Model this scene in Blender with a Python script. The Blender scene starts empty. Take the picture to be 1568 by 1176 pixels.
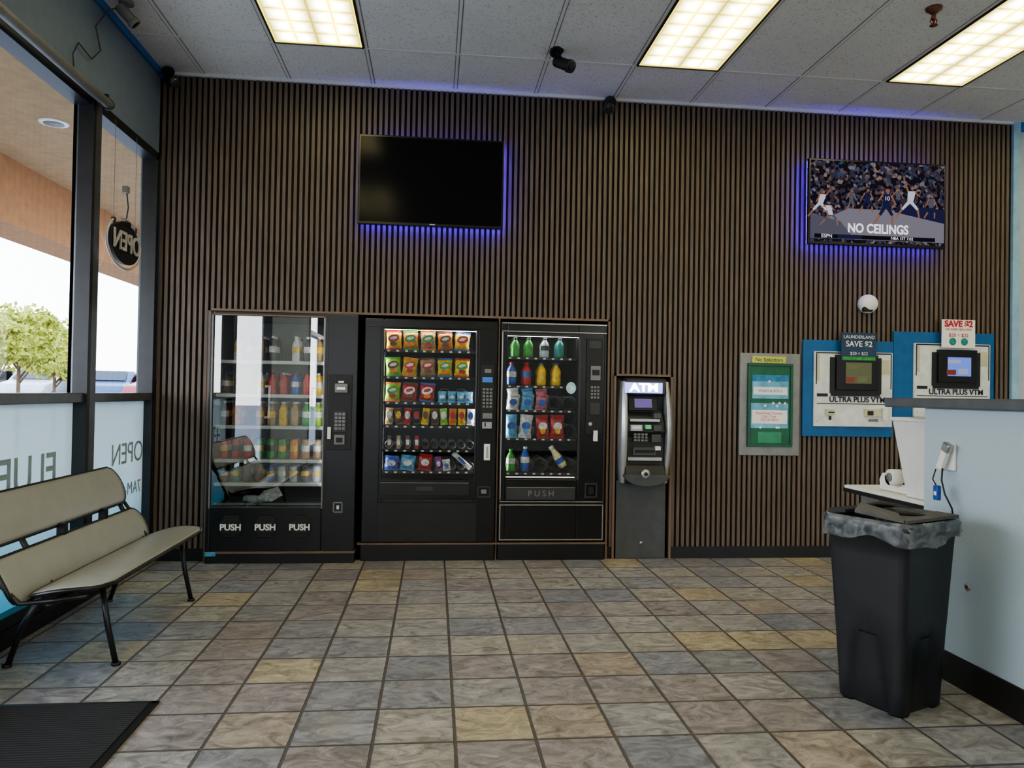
import bpy, bmesh, math, random
from mathutils import Vector, Matrix, Euler
random.seed(7)
S=bpy.context.scene
COL=S.collection
PI=math.pi
LENS=4.6; WORLD=5.0; CASE=13.0; EXPO=0.62

# ------------------------------------------------------------------ materials
def _n(nt,t,**kw):
    n=nt.nodes.new(t)
    for k,v in kw.items():
        if k in n.inputs: n.inputs[k].default_value=v
        else: setattr(n,k,v)
    return n
def mat(name,c,rough=.5,metal=0,emit=None,es=0,var=.12,vs=12,bump=0,bs=60,stretch=(1,1,1),spec=.5):
    m=bpy.data.materials.new(name); m.use_nodes=True; nt=m.node_tree
    b=nt.nodes['Principled BSDF']
    b.inputs['Roughness'].default_value=rough; b.inputs['Metallic'].default_value=metal
    b.inputs['Specular IOR Level'].default_value=spec
    tc=_n(nt,'ShaderNodeTexCoord'); mp=_n(nt,'ShaderNodeMapping'); mp.inputs['Scale'].default_value=stretch
    nt.links.new(tc.outputs['Object'],mp.inputs[0])
    nz=_n(nt,'ShaderNodeTexNoise'); nz.inputs['Scale'].default_value=vs; nz.inputs['Detail'].default_value=4
    nt.links.new(mp.outputs[0],nz.inputs['Vector'])
    cr=_n(nt,'ShaderNodeValToRGB')
    cr.color_ramp.elements[0].position=.3; cr.color_ramp.elements[1].position=.7
    cr.color_ramp.elements[0].color=tuple(x*(1-var) for x in c)+(1,)
    cr.color_ramp.elements[1].color=tuple(min(1,x*(1+var)) for x in c)+(1,)
    nt.links.new(nz.outputs['Fac'],cr.inputs[0]); nt.links.new(cr.outputs[0],b.inputs['Base Color'])
    if emit: 
        b.inputs['Emission Color'].default_value=tuple(emit)+(1,); b.inputs['Emission Strength'].default_value=es
    if bump:
        n2=_n(nt,'ShaderNodeTexNoise'); n2.inputs['Scale'].default_value=bs; n2.inputs['Detail'].default_value=5
        nt.links.new(mp.outputs[0],n2.inputs['Vector'])
        bp=_n(nt,'ShaderNodeBump'); bp.inputs['Strength'].default_value=bump; bp.inputs['Distance'].default_value=.01
        nt.links.new(n2.outputs['Fac'],bp.inputs['Height']); nt.links.new(bp.outputs[0],b.inputs['Normal'])
    return m
def schlick(nt,f0=.04,mult=1.0):
    L=nt.links.new
    g=_n(nt,'ShaderNodeNewGeometry'); d=_n(nt,'ShaderNodeVectorMath',operation='DOT_PRODUCT'); L(g.outputs['Incoming'],d.inputs[0]); L(g.outputs['Normal'],d.inputs[1])
    a=_n(nt,'ShaderNodeMath',operation='ABSOLUTE'); L(d.outputs['Value'],a.inputs[0])
    s=_n(nt,'ShaderNodeMath',operation='SUBTRACT'); s.inputs[0].default_value=1; L(a.outputs[0],s.inputs[1])
    p=_n(nt,'ShaderNodeMath',operation='POWER'); p.inputs[1].default_value=5; L(s.outputs[0],p.inputs[0])
    m=_n(nt,'ShaderNodeMath',operation='MULTIPLY_ADD'); m.inputs[1].default_value=(1-f0)*mult; m.inputs[2].default_value=f0*mult; L(p.outputs[0],m.inputs[0])
    return m.outputs[0]
def glassmat(name,tint=(1,1,1),refl=1.0,f0=.08,rough=0.0):
    m=bpy.data.materials.new(name); m.use_nodes=True; nt=m.node_tree; nt.nodes.clear()
    o=_n(nt,'ShaderNodeOutputMaterial'); t=_n(nt,'ShaderNodeBsdfTransparent'); g=_n(nt,'ShaderNodeBsdfGlossy')
    t.inputs[0].default_value=tuple(tint)+(1,); g.inputs['Roughness'].default_value=rough; g.inputs[0].default_value=(refl,refl,refl,1)
    mx=_n(nt,'ShaderNodeMixShader')
    nt.links.new(schlick(nt,f0),mx.inputs[0]); nt.links.new(t.outputs[0],mx.inputs[1]); nt.links.new(g.outputs[0],mx.inputs[2]); nt.links.new(mx.outputs[0],o.inputs[0])
    return m

def floor_mat():
    m=bpy.data.materials.new('slate_tile'); m.use_nodes=True; nt=m.node_tree; L=nt.links.new
    b=nt.nodes['Principled BSDF']; tc=_n(nt,'ShaderNodeTexCoord')
    mp=_n(nt,'ShaderNodeVectorMath',operation='SUBTRACT'); mp.inputs[1].default_value=(.097,-2.94,0)
    L(tc.outputs['Object'],mp.inputs[0])
    sc=_n(nt,'ShaderNodeVectorMath',operation='SCALE'); sc.inputs['Scale'].default_value=1/.2925
    L(mp.outputs[0],sc.inputs[0])
    fl=_n(nt,'ShaderNodeVectorMath',operation='FLOOR'); L(sc.outputs[0],fl.inputs[0])
    fr=_n(nt,'ShaderNodeVectorMath',operation='FRACTION'); L(sc.outputs[0],fr.inputs[0])
    wn=_n(nt,'ShaderNodeTexWhiteNoise',noise_dimensions='2D'); L(fl.outputs[0],wn.inputs['Vector'])
    cr=_n(nt,'ShaderNodeValToRGB'); cr.color_ramp.interpolation='CONSTANT'
    cols=[(0,(.30,.29,.295)),(.2,(.25,.25,.275)),(.38,(.33,.31,.29)),(.52,(.27,.245,.25)),(.66,(.31,.30,.30)),(.80,(.38,.33,.245)),(.88,(.225,.23,.265)),(.95,(.32,.275,.24))]
    e=cr.color_ramp.elements
    e[0].position=0; e[0].color=cols[0][1]+(1,); e[1].position=cols[1][0]; e[1].color=cols[1][1]+(1,)
    for p,c in cols[2:]:
        x=e.new(p); x.color=c+(1,)
    L(wn.outputs['Value'],cr.inputs[0])
    off=_n(nt,'ShaderNodeVectorMath',operation='SCALE'); off.inputs['Scale'].default_value=7.3; L(wn.outputs['Color'],off.inputs[0])
    ad=_n(nt,'ShaderNodeVectorMath',operation='ADD'); L(sc.outputs[0],ad.inputs[0]); L(off.outputs[0],ad.inputs[1])
    st=_n(nt,'ShaderNodeVectorMath',operation='MULTIPLY'); st.inputs[1].default_value=(1,1.6,1); L(ad.outputs[0],st.inputs[0])
    nz=_n(nt,'ShaderNodeTexNoise'); nz.inputs['Scale'].default_value=2.4; nz.inputs['Detail'].default_value=9; nz.inputs['Roughness'].default_value=.68; nz.inputs['Distortion'].default_value=1.6
    L(st.outputs[0],nz.inputs['Vector'])
    r2=_n(nt,'ShaderNodeMapRange'); r2.inputs['From Min'].default_value=.3; r2.inputs['From Max'].default_value=.7; r2.inputs['To Min'].default_value=.45; r2.inputs['To Max'].default_value=1.8
    L(nz.outputs['Fac'],r2.inputs['Value'])
    mul=_n(nt,'ShaderNodeVectorMath',operation='SCALE'); L(cr.outputs[0],mul.inputs[0]); L(r2.outputs[0],mul.inputs['Scale'])
    n3=_n(nt,'ShaderNodeTexNoise'); n3.inputs['Scale'].default_value=1.3; n3.inputs['Detail'].default_value=5; L(ad.outputs[0],n3.inputs['Vector'])
    r3=_n(nt,'ShaderNodeMapRange'); r3.inputs['From Min'].default_value=.55; r3.inputs['From Max'].default_value=.78; r3.inputs['To Max'].default_value=.45; L(n3.outputs['Fac'],r3.inputs['Value'])
    mxs=_n(nt,'ShaderNodeMix',data_type='RGBA'); L(r3.outputs[0],mxs.inputs[0]); L(mul.outputs[0],mxs.inputs[6]); mxs.inputs[7].default_value=(.35,.30,.23,1)
    sx=_n(nt,'ShaderNodeSeparateXYZ'); L(fr.outputs[0],sx.inputs[0])
    def edge(o):
        a=_n(nt,'ShaderNodeMath',operation='SUBTRACT'); a.inputs[1].default_value=.5; L(o,a.inputs[0])
        c=_n(nt,'ShaderNodeMath',operation='ABSOLUTE'); L(a.outputs[0],c.inputs[0]); return c.outputs[0]
    mxx=_n(nt,'ShaderNodeMath',operation='MAXIMUM'); L(edge(sx.outputs[0]),mxx.inputs[0]); L(edge(sx.outputs[1]),mxx.inputs[1])
    n4=_n(nt,'ShaderNodeTexNoise'); n4.inputs['Scale'].default_value=9; L(sc.outputs[0],n4.inputs['Vector'])
    wb=_n(nt,'ShaderNodeMath',operation='MULTIPLY_ADD'); wb.inputs[1].default_value=.014; L(n4.outputs['Fac'],wb.inputs[0]); L(mxx.outputs[0],wb.inputs[2])
    gm=_n(nt,'ShaderNodeMapRange'); gm.inputs['From Min'].default_value=.483; gm.inputs['From Max'].default_value=.492; L(wb.outputs[0],gm.inputs['Value'])
    mxg=_n(nt,'ShaderNodeMix',data_type='RGBA'); L(gm.outputs[0],mxg.inputs[0]); L(mxs.outputs[2],mxg.inputs[6]); mxg.inputs[7].default_value=(.115,.10,.095,1)
    L(mxg.outputs[2],b.inputs['Base Color'])
    rr=_n(nt,'ShaderNodeMapRange'); rr.inputs['To Min'].default_value=.2; rr.inputs['To Max'].default_value=.55; L(nz.outputs['Fac'],rr.inputs['Value']); L(rr.outputs[0],b.inputs['Roughness'])
    h=_n(nt,'ShaderNodeMath',operation='SUBTRACT'); L(nz.outputs['Fac'],h.inputs[0]); L(gm.outputs[0],h.inputs[1])
    bp=_n(nt,'ShaderNodeBump'); bp.inputs['Strength'].default_value=.8; bp.inputs['Distance'].default_value=.01
    L(h.outputs[0],bp.inputs['Height']); L(bp.outputs[0],b.inputs['Normal'])
    return m
def ceil_mat():
    m=mat('ceiling_tile',(.75,.745,.74),rough=.9,var=.03,vs=3,bump=.25,bs=90); nt=m.node_tree; L=nt.links.new
    b=nt.nodes['Principled BSDF']; tc=_n(nt,'ShaderNodeTexCoord')
    v=_n(nt,'ShaderNodeTexNoise'); v.inputs['Scale'].default_value=75; v.inputs['Detail'].default_value=3; L(tc.outputs['Object'],v.inputs['Vector'])
    r=_n(nt,'ShaderNodeMapRange'); r.inputs['From Min'].default_value=.58; r.inputs['From Max'].default_value=.66; L(v.outputs['Fac'],r.inputs['Value'])
    old=b.inputs['Base Color'].links[0].from_socket
    mx=_n(nt,'ShaderNodeMix',data_type='RGBA'); L(r.outputs[0],mx.inputs[0]); L(old,mx.inputs[6]); mx.inputs[7].default_value=(.54,.53,.52,1)
    L(mx.outputs[2],b.inputs['Base Color']); return m
def lens_mat():
    m=bpy.data.materials.new('light_diffuser'); m.use_nodes=True; nt=m.node_tree; nt.nodes.clear(); L=nt.links.new
    o=_n(nt,'ShaderNodeOutputMaterial'); e=_n(nt,'ShaderNodeEmission'); tc=_n(nt,'ShaderNodeTexCoord')
    sep=_n(nt,'ShaderNodeSeparateXYZ'); L(tc.outputs['Generated'],sep.inputs[0])
    def cell(sock,n):
        a=_n(nt,'ShaderNodeMath',operation='MULTIPLY'); a.inputs[1].default_value=n; L(sock,a.inputs[0])
        f=_n(nt,'ShaderNodeMath',operation='FRACT'); L(a.outputs[0],f.inputs[0])
        s=_n(nt,'ShaderNodeMath',operation='SUBTRACT'); s.inputs[1].default_value=.5; L(f.outputs[0],s.inputs[0])
        q=_n(nt,'ShaderNodeMath',operation='ABSOLUTE'); L(s.outputs[0],q.inputs[0]); return q.outputs[0]
    cx=cell(sep.outputs[0],4); cy=cell(sep.outputs[1],8)
    mm=_n(nt,'ShaderNodeMath',operation='MAXIMUM'); L(cx,mm.inputs[0]); L(cy,mm.inputs[1])
    cr=_n(nt,'ShaderNodeValToRGB'); E=cr.color_ramp.elements
    E[0].position=.10; E[0].color=(1,.97,.80,1); E[1].position=.5; E[1].color=(.30,.23,.03,1)
    x=E.new(.40); x.color=(.70,.60,.20,1)
    L(mm.outputs[0],cr.inputs[0])
    bx=_n(nt,'ShaderNodeMath',operation='MULTIPLY'); bx.inputs[1].default_value=2*PI*2; L(sep.outputs[0],bx.inputs[0])
    cs=_n(nt,'ShaderNodeMath',operation='COSINE'); L(bx.outputs[0],cs.inputs[0])
    st=_n(nt,'ShaderNodeMapRange'); st.inputs['From Min'].default_value=1; st.inputs['From Max'].default_value=-1; st.inputs['To Min'].default_value=.5; st.inputs['To Max'].default_value=2.0
    L(cs.outputs[0],st.inputs['Value']); ml=_n(nt,'ShaderNodeMath',operation='MULTIPLY'); ml.inputs[1].default_value=LENS; L(st.outputs[0],ml.inputs[0])
    L(cr.outputs[0],e.inputs[0]); L(ml.outputs[0],e.inputs[1]); L(e.outputs[0],o.inputs[0]); return m
def emis(name,c,s):
    m=bpy.data.materials.new(name); m.use_nodes=True; nt=m.node_tree; nt.nodes.clear()
    o=_n(nt,'ShaderNodeOutputMaterial'); e=_n(nt,'ShaderNodeEmission'); e.inputs[0].default_value=tuple(c)+(1,); e.inputs[1].default_value=s
    nt.links.new(e.outputs[0],o.inputs[0]); return m

# ------------------------------------------------------------------ mesh builder
class MB:
    def __init__(s): s.v=[];s.f=[];s.mi=[];s.sm=[];s.mats=[]
    def _m(s,m):
        if m not in s.mats: s.mats.append(m)
        return s.mats.index(m)
    def add(s,vs,fs,m,M=None,smooth=False):
        o=len(s.v); i=s._m(m)
        s.v+= [tuple(M@Vector(p)) if M else tuple(p) for p in vs]
        s.f+= [tuple(o+k for k in f) for f in fs]; s.mi+=[i]*len(fs); s.sm+=[smooth]*len(fs)
    def box(s,x0,x1,y0,y1,z0,z1,m,M=None):
        vs=[(x,y,z) for x in(x0,x1) for y in(y0,y1) for z in(z0,z1)]
        s.add(vs,[(0,1,3,2),(4,6,7,5),(0,4,5,1),(2,3,7,6),(0,2,6,4),(1,5,7,3)],m,M)
    def lathe(s,prof,m,M=None,n=16,smooth=True,cap=True):
        vs=[];fs=[]
        for r,z in prof:
            for i in range(n): a=2*PI*i/n; vs.append((r*math.cos(a),r*math.sin(a),z))
        for j in range(len(prof)-1):
            for i in range(n):
                k=(i+1)%n; fs.append((j*n+i,j*n+k,(j+1)*n+k,(j+1)*n+i))
        if cap:
            fs.append(tuple(range(n))[::-1]); fs.append(tuple((len(prof)-1)*n+i for i in range(n)))
        s.add(vs,fs,m,M,smooth)
    def cyl(s,p0,p1,r,m,n=12,r2=None):
        p0=Vector(p0);p1=Vector(p1);d=p1-p0
        M=Matrix.Translation(p0)@d.to_track_quat('Z','Y').to_matrix().to_4x4()
        s.lathe([(r,0),(r if r2 is None else r2,d.length)],m,M,n)
    def tube(s,pts,r,m,n=8,closed=False):
        pts=[Vector(p) for p in pts];N=len(pts);vs=[];fs=[];up=None
        for i,p in enumerate(pts):
            a=pts[(i-1)%N] if (closed or i>0) else p; b=pts[(i+1)%N] if (closed or i<N-1) else p
            t=(b-a).normalized()
            if up is None: up=t.orthogonal().normalized()
            up=(up-t*up.dot(t)).normalized(); w=t.cross(up)
            for k in range(n): q=2*PI*k/n; vs.append(p+up*math.cos(q)*r+w*math.sin(q)*r)
        for i in range(N if closed else N-1):
            j=(i+1)%N
            for k in range(n): l=(k+1)%n; fs.append((i*n+k,i*n+l,j*n+l,j*n+k))
        if not closed: fs.append(tuple(range(n))); fs.append(tuple((N-1)*n+k for k in range(n)))
        s.add(vs,fs,m,None,True)
    def prism(s,poly,y0,y1,m,M=None):
        n=len(poly); vs=[(x,y0,z) for x,z in poly]+[(x,y1,z) for x,z in poly]
        fs=[tuple(range(n)),tuple(range(n,2*n))[::-1]]+[(i,(i+1)%n,n+(i+1)%n,n+i) for i in range(n)]
        s.add(vs,fs,m,M)
    def prismx(s,poly,x0,x1,m,M=None):
        n=len(poly); vs=[(x0,y,z) for y,z in poly]+[(x1,y,z) for y,z in poly]
        fs=[tuple(range(n)),tuple(range(n,2*n))[::-1]]+[(i,(i+1)%n,n+(i+1)%n,n+i) for i in range(n)]
        s.add(vs,fs,m,M)
    def pillow(s,cx,y,cz,w,h,th,m,rot=0,crimp=None,lean=0):
        nx,nz=9,11; M=Matrix.Translation((cx,y,cz))@Matrix.Rotation(rot,4,'Y')@Matrix.Rotation(lean,4,'X')
        for sgn in(-1,1):
            vs=[];fs=[]
            for j in range(nz):
                v=-1+2*j/(nz-1)
                for i in range(nx):
                    u=-1+2*i/(nx-1)
                    bul=max(0,(1-abs(u)**2.4))**.7*max(0,1-abs(v)**3)**.8
                    pinch=1-.08*(1-abs(v)**2)
                    vs.append((u*w/2*pinch,sgn*th/2*bul+.003*math.sin(7*u+5*v+cx*50),v*h/2))
            for j in range(nz-1):
                for i in range(nx-1):
                    a=j*nx+i; fs.append((a,a+1,a+nx+1,a+nx))
            s.add(vs,fs,m,M,True)
        c=crimp or m
        for z in(-h/2-.006,h/2+.006): s.box(-w/2*.99,w/2*.99,-.002,.002,z-.007,z+.007,c,M)
    def disc(s,cx,y,cz,rx,rz,m,n=18,rot=0):
        vs=[(cx,y,cz)]+[(cx+rx*math.cos(2*PI*i/n)*math.cos(rot)-rz*math.sin(2*PI*i/n)*math.sin(rot),y,cz+rx*math.cos(2*PI*i/n)*math.sin(rot)+rz*math.sin(2*PI*i/n)*math.cos(rot)) for i in range(n)]
        s.add(vs,[(0,1+i,1+(i+1)%n) for i in range(n)],m)
    def obj(s,name,parent=None,bevel=0,seg=2):
        me=bpy.data.meshes.new(name); me.from_pydata(s.v,[],s.f)
        for m in s.mats: me.materials.append(m)
        me.polygons.foreach_set('material_index',s.mi); me.polygons.foreach_set('use_smooth',s.sm); me.update()
        bm=bmesh.new(); bm.from_mesh(me); bmesh.ops.recalc_face_normals(bm,faces=bm.faces); bm.to_mesh(me); bm.free()
        o=bpy.data.objects.new(name,me); COL.objects.link(o)
        if bevel:
            b=o.modifiers.new('bevel','BEVEL'); b.width=bevel; b.segments=seg; b.limit_method='ANGLE'; b.angle_limit=.6
        if parent: par(o,parent)
        return o
def par(o,p):
    o.parent=p; o.matrix_parent_inverse=Matrix.Translation(-Vector(p.location))
def grp(name,loc=(0,0,0)):
    e=bpy.data.objects.new(name,None); e.empty_display_size=.1; e.location=loc; COL.objects.link(e); return e
def text(s,name,loc,size,m,parent,rot=(PI/2,0,0),sx=1,ext=.001,align='CENTER',bold=0):
    c=bpy.data.curves.new(name,'FONT'); c.body=s; c.size=size; c.align_x=align; c.align_y='CENTER'; c.extrude=ext; c.offset=bold
    o=bpy.data.objects.new(name,c); o.location=loc; o.rotation_euler=rot; o.scale=(sx,1,1); COL.objects.link(o); c.materials.append(m)
    if parent: par(o,parent)
    return o

# ------------------------------------------------------------------ common mats
BLK=mat('black_enamel',(.009,.009,.010),rough=.30)
BLK2=mat('black_plastic',(.014,.014,.015),rough=.5)
DKG=mat('dark_grey_plastic',(.045,.045,.047),rough=.5)
MGY=mat('mid_grey',(.20,.20,.20),rough=.5)
SIL=mat('brushed_metal',(.55,.55,.56),rough=.3,metal=1)
WHT=mat('white_plastic',(.8,.8,.78),rough=.5,var=.04)
WHP=mat('white_paper',(.85,.85,.83),rough=.8,var=.02)
TRIM=mat('brown_trim',(.20,.13,.09),rough=.5,stretch=(1,1,.1))
RUB=mat('black_rubber_base',(.010,.010,.011),rough=.45)
X0,XR,YF,HC=-2.01,6.2,-9.2,3.538
SLE=4.66

# ------------------------------------------------------------------ room shell
b=MB(); FM=floor_mat(); b.box(X0-.1,XR,YF,.0,-.05,0,FM); b.obj('floor')
CM=ceil_mat(); TB=mat('ceiling_tbar',(.72,.72,.71),rough=.6,var=.02); TBD=mat('ceiling_tbar_shadow',(.28,.27,.27),rough=.9)  # TBD: dark strips along the T-bars, their slight shadow painted as colour
b=MB(); b.box(X0-.1,XR,YF,.1,HC,HC+.06,CM)
k=-3
while .115+.61*k<XR:
    x=.115+.61*k; b.box(x-.009,x+.009,YF,0,HC-.004,HC+.001,TB); b.box(x+.009,x+.016,YF,0,HC-.001,HC+.001,TBD); b.box(x-.016,x-.009,YF,0,HC-.001,HC+.001,TBD); k+=1
y=-.603
while y>YF:
    b.box(X0,XR,y-.009,y+.009,HC-.0045,HC+.001,TB); b.box(X0,XR,y+.009,y+.018,HC-.001,HC+.001,TBD); y-=1.22
b.box(X0,SLE,-.03,0,HC-.02,HC,TB)
b.obj('ceiling')
FELT=mat('black_felt',(.011,.009,.009),rough=.95)
WOOD=mat('walnut_slat',(.140,.104,.081),rough=.5,var=.22,vs=14,stretch=(6,6,.35),bump=.08,bs=120)
PNT=mat('grey_paint',(.48,.54,.61),rough=.7,var=.03)
OX0,OX1,OZ=-1.625,1.315,1.815
AX0,AX1,AZ=1.385,1.815,1.40
b=MB()
b.box(X0-.1,OX0,0,.1,0,HC,FELT); b.box(OX0,OX1,0,.1,OZ,HC,FELT); b.box(OX1,AX0,0,.1,0,HC,FELT); b.box(AX0,AX1,0,.1,AZ,HC,FELT); b.box(AX1,SLE,0,.1,0,HC,FELT)
b.box(SLE,XR,0,.1,0,HC,PNT)
b.box(OX0-.06,AX1+.06,.76,.82,0,1.95,FELT); b.box(OX0-.08,OX0-.03,.1,.82,0,1.95,FELT); b.box(AX1+.03,AX1+.08,.1,.82,0,1.95,FELT); b.box(OX0-.08,AX1+.08,.1,.82,1.9,1.95,FELT)  # unseen box behind the machines, added to block light leaks
b.box(OX0-.08,AX1+.08,.001,.82,-.06,-.001,FELT)
p=.0408; n=int((SLE-X0)/p)
for i in range(n):
    x=X0+.012+i*p; w=.0225
    z0=.09
    if x+w>OX0-.015 and x<OX1+.015: z0=OZ+.015
    if x+w>AX0-.012 and x<AX1+.012: z0=AZ+.012
    b.box(x,x+w,-.014,0,z0,HC-.004,WOOD)
b.obj('wall_back')
b=MB(); t=.016
def frame(x0,x1,z1):
    b.box(x0-t,x0,-.03,.02,.0,z1+t,TRIM); b.box(x1,x1+t,-.03,.02,.0,z1+t,TRIM); b.box(x0-t,x1+t,-.03,.02,z1,z1+t,TRIM)
frame(OX0,OX1,OZ); frame(AX0,AX1,AZ)
b.box(.4735,.4845,-.03,.02,.0,OZ,TRIM)
b.obj('trim_1')
BLU=mat('blue_paint',(.03,.15,.42),rough=.5)
b=MB(); b.box(SLE,SLE+.06,-.03,.02,0,HC,mat('pale_blue_trim',(.30,.50,.66),rough=.6)); b.box(SLE+.06,XR,-.03,0,HC-.07,HC,BLU); b.obj('trim_2')
b=MB(); b.box(AX1+t,SLE,-.018,0,0,.09,RUB); b.box(OX1+t,AX0-t,-.018,0,0,.09,RUB); b.box(X0,OX0-t,-.018,0,0,.09,RUB); b.obj('baseboard_back')
b=MB(); b.box(XR,XR+.1,YF,.1,0,HC,PNT); b.obj('wall_right')
ALU=mat('dark_bronze_aluminium',(.025,.027,.03),rough=.35,metal=.3)
ALG=mat('grey_aluminium',(.14,.15,.165),rough=.35,metal=.6)
BULK=mat('bulkhead_paint',(.155,.195,.25),rough=.7,var=.05)
b=MB()
b.box(X0-.12,X0,YF,.1,2.93,HC,BULK); b.box(X0-.12,X0,YF,.1,0,.09,RUB); b.box(X0-.12,X0,-.03,.1,0,HC,BULK)
b.box(X0-.12,X0,-6.8,-4.05,.09,2.93,PNT); b.box(X0-.12,X0,YF,-8.3,.09,2.93,PNT)
b.obj('wall_left')
b=MB(); b.box(X0,X0+.02,YF,0,HC-.05,HC,BLU); b.box(X0-.001,X0+.010,-.018,0,1.3,2.9,BLU); b.obj('trim_3')
b=MB(); b.box(X0,X0+.02,YF,0,0,.09,RUB); b.obj('baseboard_left')
GL=glassmat('window_glass',refl=.8,f0=.05)
def frost():
    m=bpy.data.materials.new('frosted_window_film'); m.use_nodes=True; nt=m.node_tree; nt.nodes.clear(); L=nt.links.new
    o=_n(nt,'ShaderNodeOutputMaterial'); tr=_n(nt,'ShaderNodeBsdfTranslucent'); df=_n(nt,'ShaderNodeBsdfDiffuse'); gl=_n(nt,'ShaderNodeBsdfGlossy'); gl.inputs['Roughness'].default_value=.08
    tp=_n(nt,'ShaderNodeBsdfTransparent')
    tc=_n(nt,'ShaderNodeTexCoord'); sp=_n(nt,'ShaderNodeSeparateXYZ'); L(tc.outputs['Object'],sp.inputs[0])
    nz=_n(nt,'ShaderNodeTexNoise'); nz.inputs['Scale'].default_value=2.5; L(tc.outputs['Object'],nz.inputs['Vector'])
    a=_n(nt,'ShaderNodeMath',operation='MULTIPLY_ADD'); a.inputs[1].default_value=.35; L(nz.outputs['Fac'],a.inputs[0]); L(sp.outputs[2],a.inputs[2])
    cr=_n(nt,'ShaderNodeValToRGB'); E=cr.color_ramp.elements; E[0].position=.36; E[0].color=(.07,.30,.40,1); E[1].position=.85; E[1].color=(.46,.57,.60,1); L(a.outputs[0],cr.inputs[0])
    for q in(tr,df,tp): L(cr.outputs[0],q.inputs[0])
    m1=_n(nt,'ShaderNodeMixShader'); m1.inputs[0].default_value=.7; L(tr.outputs[0],m1.inputs[1]); L(df.outputs[0],m1.inputs[2])
    m0=_n(nt,'ShaderNodeMixShader'); m0.inputs[0].default_value=.08; L(m1.outputs[0],m0.inputs[1]); L(tp.outputs[0],m0.inputs[2])
    m2=_n(nt,'ShaderNodeMixShader'); L(schlick(nt,.04),m2.inputs[0]); L(m0.outputs[0],m2.inputs[1]); L(gl.outputs[0],m2.inputs[2]); L(m2.outputs[0],o.inputs[0]); return m
FR=frost()
def paneX(b,x,y0,y1,z0,z1,m): b.add([(x,y0,z0),(x,y1,z0),(x,y1,z1),(x,y0,z1)],[(0,1,2,3)],m)
def paneY(b,x0,x1,y,z0,z1,m): b.add([(x0,y,z0),(x1,y,z0),(x1,y,z1),(x0,y,z1)],[(0,1,2,3)],m)
for i,(ya,yb,kind) in enumerate(((-1.08,-.06,0),(-2.27,-1.08,0),(-4.02,-2.34,1),(-8.27,-6.83,1))):
    g=grp(('window_%d'%(i+1)) if kind==0 else 'door_%d'%(i-1),(X0-.06,(ya+yb)/2,1.5))
    b=MB(); w=.03
    b.box(X0-.09,X0+.015,yb-w,yb+w,.09,2.93,ALU)
    b.box(X0-.09,X0+.015,ya-w,ya+w,.09,2.93,ALU)
    b.box(X0-.09,X0+.015,ya,yb,2.87,2.93,ALU); b.box(X0-.09,X0+.015,ya,yb,.09,.15,ALU)
    if kind==0: b.box(X0-.09,X0+.015,ya,yb,1.155,1.21,ALG)
    else:
        b.box(X0-.09,X0+.015,ya,yb,2.15,2.22,ALU); b.box(X0-.08,X0+.01,ya,yb,.09,.35,ALU)
        b.box(X0+.04,X0+.06,ya+.25,ya+.28,.90,1.3,SIL); b.box(X0+.0,X0+.05,ya+.25,ya+.28,.90,.93,SIL); b.box(X0+.0,X0+.05,ya+.25,ya+.28,1.27,1.3,SIL); b.box(X0-.08,X0+.01,ya+.02,ya+.3,.88,1.32,ALU) if False else None
    b.obj('frame',g,bevel=.004)
    b=MB(); paneX(b,X0-.042,ya+w,yb-w,1.21 if kind==0 else .35,2.87,GL); b.obj('upper_pane' if kind==0 else 'glass',g)
    if kind==0:
        b=MB(); paneX(b,X0-.042,ya+w,yb-w,.15,1.155,FR); b.obj('lower_pane',g)
b=MB(); b.box(X0-.06,X0+.03,-1.13,-1.02,.09,2.93,ALG); b.box(X0-.05,X0+.034,-1.135,-1.10,.09,2.93,ALU); b.box(X0-.12,X0,-2.305,-2.30,.09,2.93,ALU); b.obj('trim_4',bevel=.002)
LT=mat('window_lettering',(.31,.39,.41),rough=.6); 
g=bpy.data.objects['window_2']
text('FLUFF','lettering',(X0-.03,-1.66,.79),.26,LT,g,rot=(PI/2,0,-PI/2),bold=.002)
g=bpy.data.objects['window_1']
text('OPEN',"lettering_open",(X0-.03,-.38,.80),.2,LT,g,rot=(PI/2,0,-PI/2))
text('7AM-10PM',"lettering_hours",(X0-.03,-.42,.56),.12,LT,g,rot=(PI/2,0,-PI/2))
b=MB()
b.box(X0-.1,XR,YF-.1,YF,2.93,HC,PNT); b.box(X0-.1,XR,YF-.1,YF,0,.12,RUB); b.box(-1.2,3.7,YF-.1,YF,0,HC,PNT)
for x in(-2.0,-1.2,3.7,4.9,6.15): b.box(x-.04,x+.04,YF-.1,YF,.1,2.93,ALU)
b.obj('wall_front')

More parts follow.
